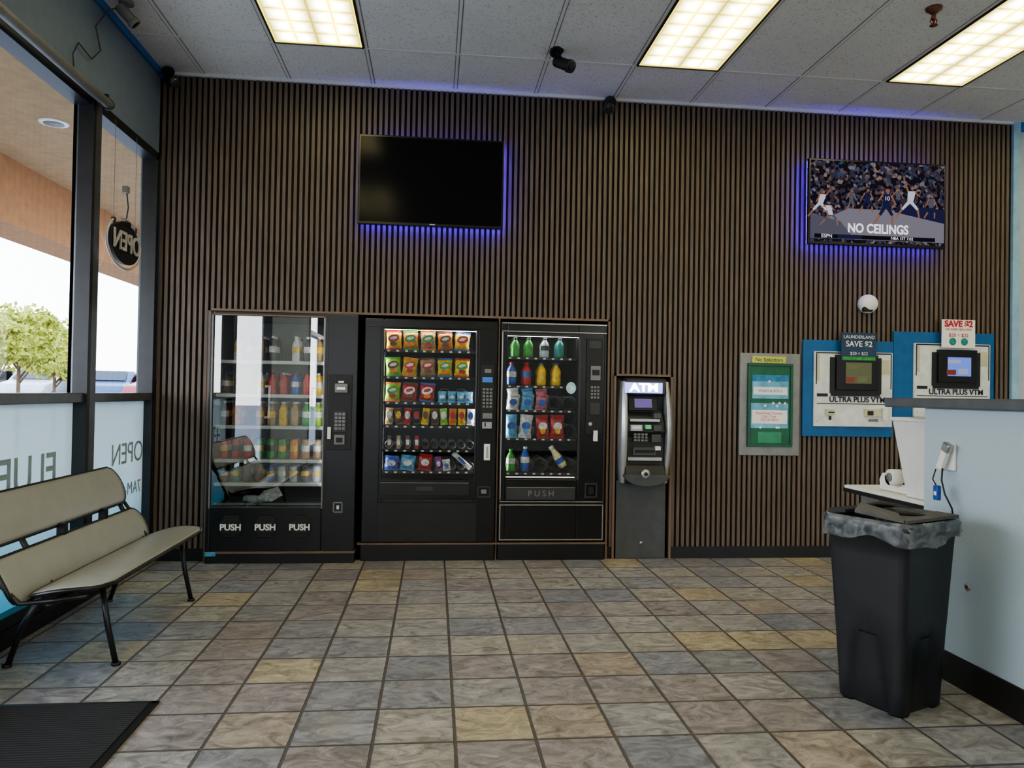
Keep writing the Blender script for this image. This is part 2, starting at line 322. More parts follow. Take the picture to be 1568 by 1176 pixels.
# ------------------------------------------------------------------ ceiling lights
LM=lens_mat(); FRB=mat('fixture_frame',(.02,.02,.02),rough=.5); YB=mat('fixture_yellow_edge',(.6,.5,.12),emit=(.85,.72,.10),es=1.6)
for y1 in(-.603,-3.043,-5.48,-7.92):  # rows after the first are out of view, added for lighting
    for k in(-2,2,5,8):
        x0=.115+.61*k; x1=x0+.61; y0=max(y1-1.22,YF+.02)
        g=grp('ceiling_light',((x0+x1)/2,(y0+y1)/2,HC-.01))
        b=MB(); z=HC-.012
        b.box(x0+.012,x1-.012,y1-.024,y1-.012,z,HC+.001,FRB); b.box(x0+.012,x1-.012,y0+.012,y0+.024,z,HC+.001,FRB)
        b.box(x0+.012,x0+.024,y0+.012,y1-.012,z,HC+.001,FRB); b.box(x1-.024,x1-.012,y0+.012,y1-.012,z,HC+.001,FRB)
        b.obj('frame',g)
        b=MB()
        for q in((x0+.024,x0+.036,y0+.024,y1-.024),(x1-.036,x1-.024,y0+.024,y1-.024),(x0+.036,x1-.036,y0+.024,y0+.036),(x0+.036,x1-.036,y1-.036,y1-.024)): b.box(q[0],q[1],q[2],q[3],HC-.007,HC,YB)
        b.obj('diffuser_rim',g)
        b=MB(); b.box(x0+.036,x1-.036,y0+.036,y1-.036,HC-.006,HC-.002,LM); b.obj('diffuser',g)

# ------------------------------------------------------------------ products
def cm(n,c,r=.35): return mat('wrap_'+n,c,rough=r,var=.35,vs=40)
RED=cm('red',(.45,.02,.02));ORG=cm('orange',(.70,.22,.02));YEL=cm('yellow',(.75,.48,.02));GRN=cm('green',(.05,.32,.05));LIM=cm('lime',(.30,.56,.04))
BLE=cm('blue',(.03,.10,.42));LBL=cm('lightblue',(.12,.38,.62));WTE=cm('white',(.65,.65,.65));BRN=cm('brown',(.14,.06,.03));PUR=cm('purple',(.25,.05,.30));TAN=cm('tan',(.38,.25,.12));BLKP=cm('black',(.03,.03,.03));TEA=cm('teal',(.03,.25,.22));PNK=cm('pink',(.55,.16,.20))
PET=mat('clear_bottle',(.40,.46,.49),rough=.1,var=.1)
def bottle(b,x,y,z,h,r,m,cap,label=None):
    M=Matrix.Translation((x,y,z))
    b.lathe([(r*.85,0),(r,.012*h/.2),(r,h*.28),(r*.93,h*.36),(r,h*.46),(r,h*.62),(r*.8,h*.74),(r*.42,h*.86),(r*.38,h*.92)],m,M,12)
    b.lathe([(r*.46,h*.91),(r*.46,h)],cap,M,10)
    if label: b.lathe([(r*1.02,h*.36),(r*1.03,h*.60)],label,M,12,cap=False)
def can(b,x,y,z,h,r,m,m2=None):
    M=Matrix.Translation((x,y,z))
    b.lathe([(r*.8,0),(r,.01),(r,h-.014),(r*.82,h)],m,M,12)
    b.lathe([(r*.84,h-.002),(r*.84,h+.001)],SIL,M,12)
    if m2: b.lathe([(r*1.01,h*.4),(r*1.01,h*.7)],m2,M,12,cap=False)
WIRE=mat('spiral_wire',(.20,.20,.21),rough=.3,metal=.8)
def spiral(b,x,z,r,y0,y1,turns=7):
    pts=[]
    N=turns*10
    for i in range(N+1):
        a=2*PI*i/10; pts.append((x+r*math.sin(a),y0+(y1-y0)*i/N,z-r*math.cos(a)))
    b.tube(pts,.0022,WIRE,4)
VG=glassmat('vending_glass',tint=(.85,.87,.88),refl=1,f0=.07)
VG1=glassmat('cooler_glass',tint=(.78,.81,.82),refl=1,f0=.24)
def shell(g,x0,x1,yf,z0,z1,gx0,gx1,gz0,gz1,inner,gm,body=BLK,depth=.7,door=.07):
    b=MB()
    b.box(x0,gx0,yf,yf+door,z0,z1,body); b.box(gx1,x1,yf,yf+door,z0,z1,body); b.box(gx0,gx1,yf,yf+door,gz1,z1,body); b.box(gx0,gx1,yf,yf+door,z0,gz0,body)
    b.obj('door',g,bevel=.006)
    b=MB(); y0=yf+door
    b.box(x0+.004,x0+.03,y0,depth,z0,z1-.004,body); b.box(x1-.03,x1-.004,y0,depth,z0,z1-.004,body); b.box(x0+.03,x1-.03,y0,depth,z1-.03,z1-.004,body); b.box(x0+.03,x1-.03,y0,depth,z0,z0+.03,body); b.box(x0+.03,x1-.03,depth-.02,depth,z0,z1-.01,body)
    b.obj('cabinet',g)
    b=MB()
    b.box(gx0-.03,gx0-.006,y0+.002,.52,gz0-.02,gz1+.02,inner); b.box(gx1+.006,gx1+.03,y0+.002,.52,gz0-.02,gz1+.02,inner)
    b.box(gx0-.03,gx1+.03,y0+.002,.52,gz1+.006,gz1+.02,inner); b.box(gx0-.03,gx1+.03,y0+.002,.52,gz0-.03,gz0-.01,inner); b.box(gx0-.03,gx1+.03,.5,.52,gz0,gz1,inner)
    b.obj('interior',g)
    b=MB(); paneY(b,gx0,gx1,yf+.012,gz0,gz1,gm); b.obj('glass',g)
LED=emis('case_light',(1,.97,.92),CASE); LEDS=emis('case_light_soft',(1,.97,.92),2.0)
LAB=mat('price_tag',(.60,.63,.58),rough=.5)
INW=mat('case_interior_grey',(.26,.27,.27),rough=.5); INB=mat('case_interior_black',(.02,.02,.022),rough=.5)
# --- machine A : glass front drink merchandiser
g=grp('vending_machine',(-1.08,.2,.0)); yf=-.12
shell(g,-1.605,-.56,yf,.085,1.805,-1.575,-.80,.405,1.775,INW,VG1)
b=MB()
for a in((-1.585,-1.575,.395,1.785),(-.80,-.79,.395,1.785)): b.box(a[0],a[1],yf-.008,yf,a[2],a[3],MGY)
b.box(-1.585,-.79,yf-.008,yf,1.775,1.785,TRIM); b.box(-1.585,-.79,yf-.006,yf,.398,.405,DKG)
b.box(-.776,-.772,yf-.004,yf,.1,1.79,DKG)
b.box(-1.605,-.56,-.11,.5,.0,.075,RUB); b.box(-1.607,-.555,-.125,.0,.072,.088,TRIM); b.box(-1.60,-1.53,-.128,-.1,.055,.085,LBL)
b.box(-.765,-.595,yf-.012,yf,.82,1.365,BLK2)
b.box(-.715,-.625,yf-.03,yf-.012,1.235,1.30,MGY); b.box(-.70,-.64,yf-.036,yf-.03,1.255,1.275,SIL); b.box(-.69,-.65,yf-.034,yf-.03,1.305,1.32,SIL)
b.box(-.72,-.63,yf-.018,yf-.012,.95,1.10,DKG)
for i in range(3):
    for j in range(5): b.box(-.712+.026*i,-.692+.026*i,yf-.024,yf-.018,1.07-.026*j,1.088-.026*j,MGY)
b.box(-.762,-.738,yf-.03,yf-.012,.90,.985,WHT)
b.box(-.715,-.64,yf-.022,yf-.012,.86,.93,MGY); b.box(-.70,-.655,yf-.025,yf-.02,.875,.91,BLK2)
b.box(-.745,-.67,yf-.008,yf,.84,.85,SIL)
for q in((-.715,-.645,.365,.375),(-.715,-.645,.435,.445),(-.715,-.705,.365,.445),(-.655,-.645,.365,.445)): b.box(q[0],q[1],yf-.012,yf,q[2],q[3],MGY)
b.box(-.69,-.67,yf-.01,yf,.39,.42,SIL)
b.obj('controls_and_trim',g,bevel=.002)
b=MB()
for x in(-1.425,-1.185,-.945):
    b.prism([(x-.075,.23),(x-.05,.19),(x+.05,.19),(x+.075,.23),(x+.075,.29),(x+.045,.345),(x-.045,.345),(x-.075,.29)],yf-.012,yf,BLK2)
    b.prism([(x-.055,.215),(x+.055,.215),(x+.055,.30),(x+.035,.325),(x-.035,.325),(x-.055,.30)],yf-.018,yf-.01,BLK2)
b.obj('push_flaps',g,bevel=.004)
for i,x in enumerate((-1.425,-1.185,-.945)): text('PUSH','push_label_%d'%i,(x,yf-.0205,.262),.062,WHP,g,bold=.002)
b=MB(); zs=[1.455,1.21,.98,.735]
SHF=mat('shelf_grey',(.42,.43,.43),rough=.5)
for z in zs+[.565]:
    b.box(-1.575,-.80,-.03,.5,z-.008,z,SHF); b.box(-1.575,-.80,-.034,-.03,z-.02,z+.004,LAB)
b.box(-1.57,-.805,-.045,-.0,1.776,1.780,LED); b.box(-.799,-.795,-.045,-.03,.45,1.75,LED)
b.obj('shelves',g)
b=MB()
pal=[[None,WTE,BLKP,BRN,BLKP,None,WTE,BLKP,TAN],[BRN,None,BLKP,WTE,RED,RED,BLE,RED,YEL],[BRN,ORG,None,TAN,TAN,YEL,TAN,GRN,LIM],[RED,RED,RED,GRN,GRN,GRN,ORG,TAN,TAN],[BLKP,TEA,BLKP,BRN,BLE,PET,PET,BLKP,PET]]
for r,z in enumerate([1.455,1.21,.98,.735,.565]):
    for i in range(9):
        x=-1.53+i*.0835
        if pal[r][i] is None: continue
        for yy in(.05,.15,.25):
            if r in(0,1): bottle(b,x,yy,z,.19 if r==0 else .165,.029,pal[r][i],random.choice([WTE,RED,BLKP]),random.choice([WTE,YEL,RED,None]))
            elif r in(2,): bottle(b,x,yy,z,.18,.031,pal[r][i],WTE,random.choice([WTE,None,YEL]))
            else: can(b,x,yy,z,.145 if r==3 else .12,.030,pal[r][i],random.choice([WTE,BLKP,YEL]))
M=Matrix.Translation((-1.37,.02,.445))@Matrix.Rotation(PI/2,4,'Y')@Matrix.Rotation(.4,4,'X')
b.lathe([(.025,0),(.03,.01),(.03,.12),(.013,.17),(.012,.19)],PET,M,12)
b.obj('drinks',g)
b=MB(); b.box(-1.575,-.80,-.02,.5,.405,.42,INW); b.prismx([(-.02,.42),(.2,.42),(.45,.53),(.45,.54),(.2,.43),(-.02,.43)],-1.57,-.81,INB)
b.add([(-1.30,-.015,.425),(-1.18,-.02,.425),(-1.10,.03,.47),(-1.14,.06,.53),(-1.24,.05,.50)],[(0,1,2,3,4)],WTE); b.obj('chute',g)
# --- machine B : snack machine
g=grp('vending_machine',(-.025,.2,.0)); yf=-.05
shell(g,-.52,.465,yf,.135,1.79,-.375,.305,.60,1.715,INB,VG)
b=MB()
b.box(-.515,-.40,yf-.012,yf,.14,1.76,BLK); b.box(.325,.46,yf-.012,yf,.14,1.76,BLK)
b.box(-.40,.325,yf-.012,yf,.46,.60,BLK); b.box(-.515,.46,yf-.014,yf,1.725,1.775,BLK)
b.box(-.39,.27,yf-.022,yf-.01,.485,.585,BLK2); b.box(-.385,.265,yf-.024,yf-.02,.575,.58,MGY); b.box(-.12,.0,yf-.03,yf-.02,.52,.55,DKG)
b.box(-.515,.46,yf-.004,yf,.44,.447,DKG)
b.box(-.515,.46,yf-.010,yf,.14,.43,BLK2)
b.box(-.52,.465,yf-.002,.5,.0,.125,RUB); b.box(-.545,.48,-.055,.0,.118,.132,TRIM)
b.box(.345,.44,yf-.024,yf-.012,1.00,1.46,BLK2)
for i in range(3):
    for j in range(6): b.box(.358+.026*i,.377+.026*i,yf-.03,yf-.024,1.27-.026*j,1.287-.026*j,MGY)
b.box(.355,.43,yf-.03,yf-.022,1.33,1.37,mat('lcd',(.02,.05,.12),rough=.2,emit=(.1,.3,.9),es=.3)); b.box(.37,.42,yf-.03,yf-.022,1.40,1.43,MGY)
b.box(.36,.43,yf-.045,yf-.02,1.06,1.10,MGY); b.box(.36,.43,yf-.03,yf-.02,.985,1.035,SIL); b.box(.375,.385,yf-.035,yf-.02,1.0,1.03,BLK2)
b.box(.375,.42,yf-.035,yf-.01,.75,.87,WHT); b.box(.39,.405,yf-.04,yf-.03,.77,.85,SIL)
for q in((.33,.43,.47,.48),(.33,.43,.545,.555),(.33,.34,.47,.555),(.42,.43,.47,.555)): b.box(q[0],q[1],yf-.02,yf,q[2],q[3],DKG)
b.box(.36,.40,yf-.018,yf,.50,.53,MGY)
b.obj('controls_and_trim',g,bevel=.005)
b=MB(); zs=[1.565,1.365,1.175,1.00,.82,.66]
for z in zs:
    b.box(-.375,.305,.0,.5,z-.012,z-.006,BLK2); b.box(-.375,.305,-.006,0,z-.02,z-.002,BLK2)
    for i in range(10): b.box(-.355+.066*i,-.335+.066*i,-.0075,-.006,z-.017,z-.005,LAB)
b.box(-.375,.305,.028,.065,1.7165,1.7195,LED); b.box(.3068,.3105,.028,.045,.66,1.70,LED); b.box(-.3805,-.377,.028,.045,.66,1.70,LED)
b.obj('shelves',g)
b=MB(); cols=[-.312,-.187,-.055,.075,.205]
rows=[[YEL,ORG,TAN,ORG,YEL],[LIM,YEL,TAN,YEL,YEL],[LIM,RED,RED,None,None]]
for r in range(3):
    for i,x in enumerate(cols):
        m=rows[r][i]
        if m is None: continue
        for d in range(3):
            b.pillow(x,.05+.07*d,zs[r]+.072,.112,.118,.05,m,rot=random.uniform(-.12,.12),crimp=[RED,GRN,ORG,BRN,BLE][(i+r)%5])
        b.disc(x,.021,zs[r]+.085,.042,.028,[RED,BRN,GRN,RED,GRN][(i*2+r)%5] if m is not RED else WTE,rot=.25)
        b.disc(x,.020,zs[r]+.088,.028,.012,WTE if m is not RED else RED,rot=.25)
        b.disc(x,.0205,zs[r]+.043,.026,.016,[BRN,ORG,RED][(i+r)%3])
for x,m in((.06,LBL),(.13,LBL),(.20,LBL),(.26,LBL)):
    b.pillow(x,.05,zs[2]+.04,.062,.06,.03,m); b.disc(x,.033,zs[2]+.04,.02,.012,WTE)
for i in range(10):
    x=-.335+i*.068
    m=[TAN,BRN,RED,BLKP,YEL,BRN,LIM,ORG,YEL,WTE][i]
    b.pillow(x,.05,zs[3]+.065,.056,.10,.03,m,rot=random.uniform(-.15,.15)); b.disc(x,.033,zs[3]+.075,.02,.03,[WTE,YEL,WTE,RED,BRN,WTE,WTE,RED,RED,BLE][i])
for i in range(4):
    x=-.33+i*.068; b.box(x-.014,x+.014,.03,.04,zs[4],zs[4]+.10,[BRN,TAN,BRN,RED][i]); b.box(x-.012,x+.012,.028,.03,zs[4]+.03,zs[4]+.07,WTE)
for x,m,w,h in((-.31,BLE,.10,.085),(-.19,LBL,.11,.09),(-.06,RED,.10,.10),(.04,PUR,.05,.08),(.10,WTE,.06,.06)):
    b.pillow(x,.05,zs[5]+h/2+.01,w,h,.04,m,rot=random.uniform(-.2,.2)); b.disc(x,.028,zs[5]+h/2+.01,w*.3,h*.25,WTE if m is not WTE else BLE)
b.pillow(.215,.04,zs[5]+.075,.04,.15,.03,WTE,rot=-.85); b.disc(.215,.022,zs[5]+.075,.012,.04,BLE,rot=.85)
b.obj('snacks',g)
b=MB()
for z in zs[3:]:
    for i in range(10): spiral(b,-.335+i*.068,z+.032,.029,.005,.40,6)
for z in zs[:3]:
    for x in cols: spiral(b,x,z+.055,.05,.01,.42,6)
b.obj('spirals',g)
# --- machine C
g=grp('vending_machine',(.9,.2,.0)); yf=-.05
shell(g,.493,1.303,yf,.135,1.79,.54,1.085,.60,1.69,INB,VG)
b=MB()
SL2=mat('silver_edge',(.42,.42,.41),rough=.35,metal=.7)
b.box(1.285,1.292,yf-.01,yf,.15,1.75,DKG)
b.box(.50,1.30,yf-.01,yf,1.775,1.785,SL2); b.box(.50,1.30,yf-.012,yf,1.715,1.722,SL2); b.box(.50,.507,yf-.01,yf,.45,1.714,SL2)
b.box(.52,1.10,yf-.01,yf,1.69,1.70,DKG); b.box(1.09,1.10,yf-.01,yf,.60,1.689,DKG)
b.box(.50,1.284,yf-.012,yf,.435,.442,SL2); b.box(.50,1.29,yf-.012,yf,.41,.418,SL2); b.box(.50,1.29,yf-.012,yf,.15,.158,SL2); b.box(.50,.508,yf-.012,yf,.159,.409,SL2); b.box(1.283,1.29,yf-.0125,yf,.159,.409,SL2)
b.box(.545,1.075,yf-.014,yf,.60,.606,DKG)
b.box(.55,1.07,yf-.02,yf-.002,.455,.545,DKG); b.box(.55,1.07,yf-.022,yf-.018,.545,.55,MGY)
b.box(1.145,1.27,yf-.012,yf,.95,1.68,BLK2)
b.box(1.16,1.255,yf-.018,yf-.01,1.60,1.66,DKG); b.box(1.175,1.25,yf-.03,yf-.01,1.36,1.47,MGY); b.box(1.185,1.24,yf-.035,yf-.03,1.40,1.44,BLK2)
for i in range(3):
    for j in range(4): b.box(1.18+.024*i,1.197+.024*i,yf-.018,yf-.01,1.30-.026*j,1.317-.026*j,MGY)
b.box(1.175,1.25,yf-.02,yf-.01,1.10,1.19,DKG); b.disc(1.18,yf-.0125,1.03,.014,.014,SIL)
b.box(1.205,1.235,yf-.03,yf,.90,.98,WHT)
for q in((1.145,1.24,.47,.48),(1.145,1.24,.57,.58),(1.145,1.155,.48,.57),(1.23,1.24,.48,.57)): b.box(q[0],q[1],yf-.018,yf,q[2],q[3],DKG)
b.box(1.175,1.215,yf-.016,yf,.50,.55,BLK2)
b.box(.493,1.303,yf-.002,.5,.0,.125,RUB); b.box(.48,1.31,-.055,0,.118,.132,TRIM)
b.obj('controls_and_trim',g,bevel=.003)
text('P U S H','push_label',(.81,yf-.0215,.50),.062,MGY,g)
b=MB(); zs=[1.53,1.315,1.13,.915,.655]
for z in zs:
    b.box(.54,1.085,.0,.5,z-.012,z-.006,BLK2); b.box(.54,1.085,-.006,0,z-.02,z-.002,BLK2)
    for i in range(8): b.box(.555+.066*i,.575+.066*i,-.0075,-.006,z-.017,z-.005,LAB)
b.box(.54,1.085,.028,.065,1.6915,1.6945,LED); b.box(.5345,.5385,.028,.045,.66,1.67,LED)
b.box(.55,1.075,-.008,.0,.615,.621,LEDS)
b.obj('shelves',g)
b=MB()
for x,m in((.61,GRN),(.715,GRN),(.84,PET),(.955,TEA)): bottle(b,x,.05,zs[0],.15,.032,m,BLKP,BLKP if m is PET else None); bottle(b,x,.13,zs[0],.15,.032,m,BLKP)
for x,m,c in((.585,BLE,RED),(.70,RED,RED),(.815,YEL,BLE),(.93,YEL,BLE)): bottle(b,x,.05,zs[1],.175,.036,m,c,WTE if m is BLE else BLE if m is RED else None); bottle(b,x,.13,zs[1],.175,.036,m,c)
for x,m in((.60,WTE),(.71,LBL),(.82,PNK)): b.pillow(x,.05,zs[2]+.055,.095,.10,.045,m,rot=.1); b.disc(x,.025,zs[2]+.055,.03,.025,BLE); b.pillow(x,.05,zs[2]+.12,.09,.06,.04,m,rot=-.15)
for x,m,w in((.59,LBL,.09),(.70,WTE,.10),(.83,RED,.10),(.945,RED,.11)): b.pillow(x,.05,zs[3]+.085,w,.155,.05,m,rot=random.uniform(-.15,.15)); b.disc(x,.023,zs[3]+.09,.034,.03,WTE if m is RED else BLE); b.disc(x,.0225,zs[3]+.05,.02,.02,YEL if m is RED else LBL)
bottle(b,.59,.05,zs[4],.17,.034,GRN,GRN,WTE); bottle(b,.70,.05,zs[4],.19,.034,BLE,WTE,WTE)
M=Matrix.Translation((1.0,.04,zs[4]+.04))@Matrix.Rotation(-.6,4,'Y')
b.lathe([(.028,0),(.034,.02),(.034,.09),(.02,.15),(.018,.165)],cm('cream',(.8,.7,.4)),M,12); b.lathe([(.0345,.04),(.0345,.08)],BLE,M,12,cap=False); b.lathe([(.02,.16),(.02,.19)],WTE,M,10)
b.obj('laundry_products',g)
b=MB()
for z in zs[2:]:
    for i in range(5): spiral(b,.60+i*.11,z+.055,.05,.005,.4,6)
b.obj('spirals',g)
STK=mat('sticker_blue',(.35,.6,.75),rough=.6)
b=MB(); b.disc(1.03,yf-.001,1.30,.038,.045,STK); b.disc(1.03,yf-.002,1.30,.03,.018,WTE); b.obj('sticker',g)

# ------------------------------------------------------------------ ATM
g=grp('atm',(1.6,.1,0))
ATG=mat('atm_grey',(.085,.088,.092),rough=.45); ATD=mat('atm_dark',(.03,.03,.035),rough=.4); ATS=mat('atm_silver',(.50,.51,.53),rough=.3,metal=.6)
b=MB()
b.box(1.40,1.79,-.02,.5,0,.60,ATG); b.box(1.40,1.80,.02,.5,.6,1.385,ATD)
b.obj('cabinet',g,bevel=.006)
b=MB()
prof=[(.02,1.385),(-.10,1.385),(-.125,1.37),(-.125,1.26),(-.075,1.25),(-.05,1.13),(-.10,1.05),(-.13,.98),(-.10,.94),(-.10,.74),(-.15,.68),(-.16,.64),(-.12,.585),(-.02,.575),(.02,.58)]
b.prismx(prof,1.44,1.745,ATD)
b.obj('fascia',g,bevel=.008)
b=MB()
def rail(xc,sgn):
    N=16
    vs=[];fs=[]
    for i in range(N+1):
        t_=i/N; z=1.36-.775*t_
        bul=.016*math.sin(PI*t_)
        xo=xc+sgn*(.0+bul); xi=xc-sgn*(.034-.006*math.sin(PI*t_))
        yf_=-.10-.06*math.sin(PI*min(1,t_*1.05))
        for (x,y) in((xi,.02),(xi,yf_+.005),((xi+xo)/2,yf_),(xo,yf_+.02),(xo,.02)): vs.append((x,y,z))
    for i in range(N):
        for k in range(4): a=i*5+k; fs.append((a,a+1,a+6,a+5))
    fs.append((0,1,2,3,4)); fs.append(tuple(N*5+k for k in(4,3,2,1,0)))
    b.add(vs,fs,ATS,None,True)
rail(1.418,-1) ; rail(1.782,1)
N=14; poly=[]
for i in range(N+1):
    a=PI+PI*i/N; poly.append((1.60+.175*math.cos(a),.655+.085*math.sin(a)))
b.prism(poly,-.165,-.02,ATG)
b.obj('side_rails',g,bevel=.003)
b=MB()
ATMS=mat('atm_topper',(.30,.35,.75),rough=.3,emit=(.32,.38,.95),es=1.0)
b.box(1.43,1.715,-.14,-.10,1.27,1.35,ATMS)
SCR=mat('atm_screen',(.1,.08,.2),rough=.1,emit=(.25,.18,.5),es=.3)
R=Matrix.Translation((1.59,-.07,1.19))@Matrix.Rotation(-.25,4,'X')
b.box(-.12,.10,-.012,.0,-.055,.05,BLK2,R); b.box(-.075,.06,-.016,-.012,-.035,.035,SCR,R)
b.box(1.47,1.70,-.135,-.09,1.055,1.075,ATS); b.box(1.655,1.71,-.13,-.06,1.08,1.12,ATG)
b.box(1.47,1.56,-.155,-.10,.985,1.03,ATS); b.box(1.48,1.55,-.16,-.155,1.0,1.02,WHT)
b.box(1.59,1.63,-.15,-.10,1.0,1.03,mat('led_green',(.1,.3,.2),emit=(.2,.9,.3),es=.2)); b.box(1.65,1.71,-.15,-.1,.985,1.03,ATG)
for i in range(4):
    for j in range(3): b.box(1.50+.028*i,1.521+.028*i,-.14,-.125,.95-.022*j,.966-.022*j,MGY)
b.box(1.64,1.71,-.135,-.10,.90,.96,ATG)
b.box(1.50,1.68,-.12,-.09,.80,.86,ATG); b.box(1.515,1.665,-.125,-.12,.82,.84,BLK2)
b.box(1.46,1.72,-.13,-.09,.76,.785,ATS)
b.box(1.67,1.71,-.135,-.1,.84,.87,WHT)
b.obj('controls',g,bevel=.002)
b=MB(); M=Matrix.Translation((1.585,-.166,.665))@Matrix.Rotation(PI/2,4,'X'); b.lathe([(.034,0),(.034,.008),(.02,.012)],ATS,M,20); b.lathe([(.014,.012),(.014,.016)],ATD,M,16)
M=Matrix.Translation((1.60,.0-.022,.12))@Matrix.Rotation(PI/2,4,'X'); b.lathe([(.012,0),(.012,.004)],SIL,M,12)
b.obj('badge',g)
text('ATM','sign_text',(1.572,-.142,1.310),.085,emis('sign_white',(1,1,1),5),g,bold=.003,sx=1.25)

# ------------------------------------------------------------------ televisions
LEDP=emis('led_strip_violet',(.10,.03,1.0),34); LEDW=emis('led_strip_violet_dim',(.12,.05,1.0),4)
TVB=mat('tv_bezel',(.01,.01,.01),rough=.25); TVS=mat('tv_screen',(.006,.006,.008),rough=.14,spec=.12,var=.02)
def tv(x0,x1,z0,z1,y,screenmat,ml,mr):
    g=grp('television',((x0+x1)/2,y,(z0+z1)/2))
    b=MB(); b.box(x0,x1,y,y+.035,z0,z1,TVB); b.obj('bezel',g,bevel=.004)
    b=MB(); b.box(x0+.08,x1-.08,y+.035,y+.06,z0+.06,z1-.1,BLK2); b.box((x0+x1)/2-.2,(x0+x1)/2+.2,y+.06,-.016,(z0+z1)/2-.15,(z0+z1)/2+.15,BLK2); b.obj('rear_housing_and_bracket',g,bevel=.004)
    b=MB(); paneY(b,x0+.014,x1-.014,y-.001,z0+.02,z1-.014,screenmat); b.obj('screen',g)
    b=MB()
    b.box(x0+.02,x1-.02,y+.036,y+.044,z0+.006,z0+.014,LEDP); b.box(x0+.006,x0+.014,y+.036,y+.044,z0+.01,z1-.01,ml); b.box(x1-.014,x1-.006,y+.036,y+.044,z0+.01,z1-.01,mr); b.box(x0+.10,x1-.10,y+.036,y+.044,z1-.06,z1-.052,LEDP)
    b.obj('led_strip',g)
    return g
g1=tv(-.585,.485,2.475,3.135,-.10,TVS,LEDW,LEDP)
b=MB(); b.box(-.06,-.02,-.102,-.1,2.484,2.492,SIL); b.obj('logo',g1)
def crowd():
    m=bpy.data.materials.new('tv_crowd'); m.use_nodes=True; nt=m.node_tree; nt.nodes.clear(); L=nt.links.new
    o=_n(nt,'ShaderNodeOutputMaterial'); e=_n(nt,'ShaderNodeEmission'); tc=_n(nt,'ShaderNodeTexCoord')
    v=_n(nt,'ShaderNodeTexVoronoi'); v.inputs['Scale'].default_value=44; L(tc.outputs['Object'],v.inputs['Vector'])
    cr=_n(nt,'ShaderNodeValToRGB'); E=cr.color_ramp.elements; cr.color_ramp.interpolation='CONSTANT'
    sp=_n(nt,'ShaderNodeSeparateXYZ'); L(v.outputs['Color'],sp.inputs[0]); L(sp.outputs[0],cr.inputs[0])
    E[0].position=0; E[0].color=(.010,.008,.014,1); E[1].position=.45; E[1].color=(.035,.03,.045,1)
    for p_,c in((.72,(.09,.065,.065)),(.84,(.12,.12,.15)),(.90,(.03,.05,.11)),(.96,(.18,.12,.10))): x=E.new(p_); x.color=c+(1,)
    L(cr.outputs[0],e.inputs[0]); e.inputs[1].default_value=.8; L(e.outputs[0],o.inputs[0]); return m
x0,x1,z0,z1=2.865,4.005,2.455,3.125; y=-.12
g2=tv(x0,x1,z0,z1,y,crowd(),LEDP,LEDW)
def U(u,v): return (x0+.014+u*(x1-x0-.028), z0+.02+v*(z1-z0-.034))
b=MB()
def pl(pts,m,dy): b.prism([U(*p_) for p_ in pts],y-.002-dy,y-.0016-dy,m)
EC=emis('tv_court',(.15,.14,.17),.8); EN=emis('tv_navy',(.012,.012,.04),1); EW=emis('tv_white',(.7,.7,.75),.9); ES=emis('tv_skin',(.17,.08,.05),1); EG=emis('tv_grey',(.06,.06,.08),1); EK=emis('tv_black',(.006,.006,.01),1); EJ=emis('tv_jersey',(.32,.32,.38),1)
pl([(0,.04),(1,.04),(1,.30),(.62,.42),(.28,.42),(0,.20)],EC,0)
pl([(0,.04),(.33,.04),(.22,.26),(0,.34)],EG,.0006)
pl([(.62,.40),(1,.28),(1,.45),(.66,.50)],EN,.0006)
def limb(x_a,z_a,x_b,z_b,w,m,dy):
    dx,dz=x_b-x_a,(z_b-z_a)*.58; l=math.hypot(dx,dz) or 1; nx,nz=-dz/l*w,dx/l*w/.58
    pl([(x_a-nx,z_a-nz),(x_a+nx,z_a+nz),(x_b+nx*.7,z_b+nz*.7),(x_b-nx*.7,z_b-nz*.7)],m,dy)
def player(cx,base,h,top,shorts,lean=0,stride=.3,arms=(.3,-.3)):
    s=h*.58; hipz=base+h*.48; shz=base+h*.82; sx=cx+lean*s
    for k in(-1,1):
        kx=cx+k*stride*s*.5; kz=base+h*.25; limb(cx+k*.04*s,hipz,kx,kz,.055*s,shorts,.0010); limb(kx,kz,cx+k*stride*s*.75-(.08*s),base,.035*s,ES,.0012)
    pl([(cx-.09*s,hipz-h*.04),(cx+.09*s,hipz-h*.04),(sx+.13*s,shz),(sx-.13*s,shz)],top,.0018)
    for k,a in((-1,arms[0]),(1,arms[1])):
        ex=sx+k*.18*s; ez=shz+a*h*.20; limb(sx+k*.12*s,shz-.02*h,ex,ez,.032*s,ES,.0022); limb(ex,ez,ex+k*.08*s,ez+a*h*.22+.05*h,.026*s,ES,.0022)
    pl([(sx+.02*s+.06*s*math.cos(a*PI/4),base+h*.91+h*.06*math.sin(a*PI/4)) for a in range(8)],ES,.0026)
player(.56,.24,.46,EN,EN,.02,.35,(-.6,-.8)); player(.74,.34,.40,EJ,EJ,.05,.5,(.8,-.5)); player(.07,.30,.34,EJ,EJ,.1,.5,(-.8,.3)); player(.15,.20,.30,EJ,EG,-.1,.5,(-.2,-.6)); player(.42,.38,.30,EN,EN,0,.4,(-.7,-.7)); player(.30,.40,.26,EG,EG,0,.2,(-.9,-.9)); player(.90,.34,.30,EG,EN,0,.3,(-.9,-.9)); player(.65,.44,.26,EG,EN,0,.3,(-.5,-.9))
pl([(.03,.045),(.93,.045),(.93,.095),(.03,.095)],EK,.003); pl([(.20,.045),(.38,.045),(.38,.095),(.20,.095)],EN,.0034)
b.obj('broadcast_picture',g2)
c=U(.50,.175); text('NO CEILINGS','broadcast_title',(c[0],y-.0065,c[1]),.098,EW,g2,sx=.85,bold=.003,ext=.0003)
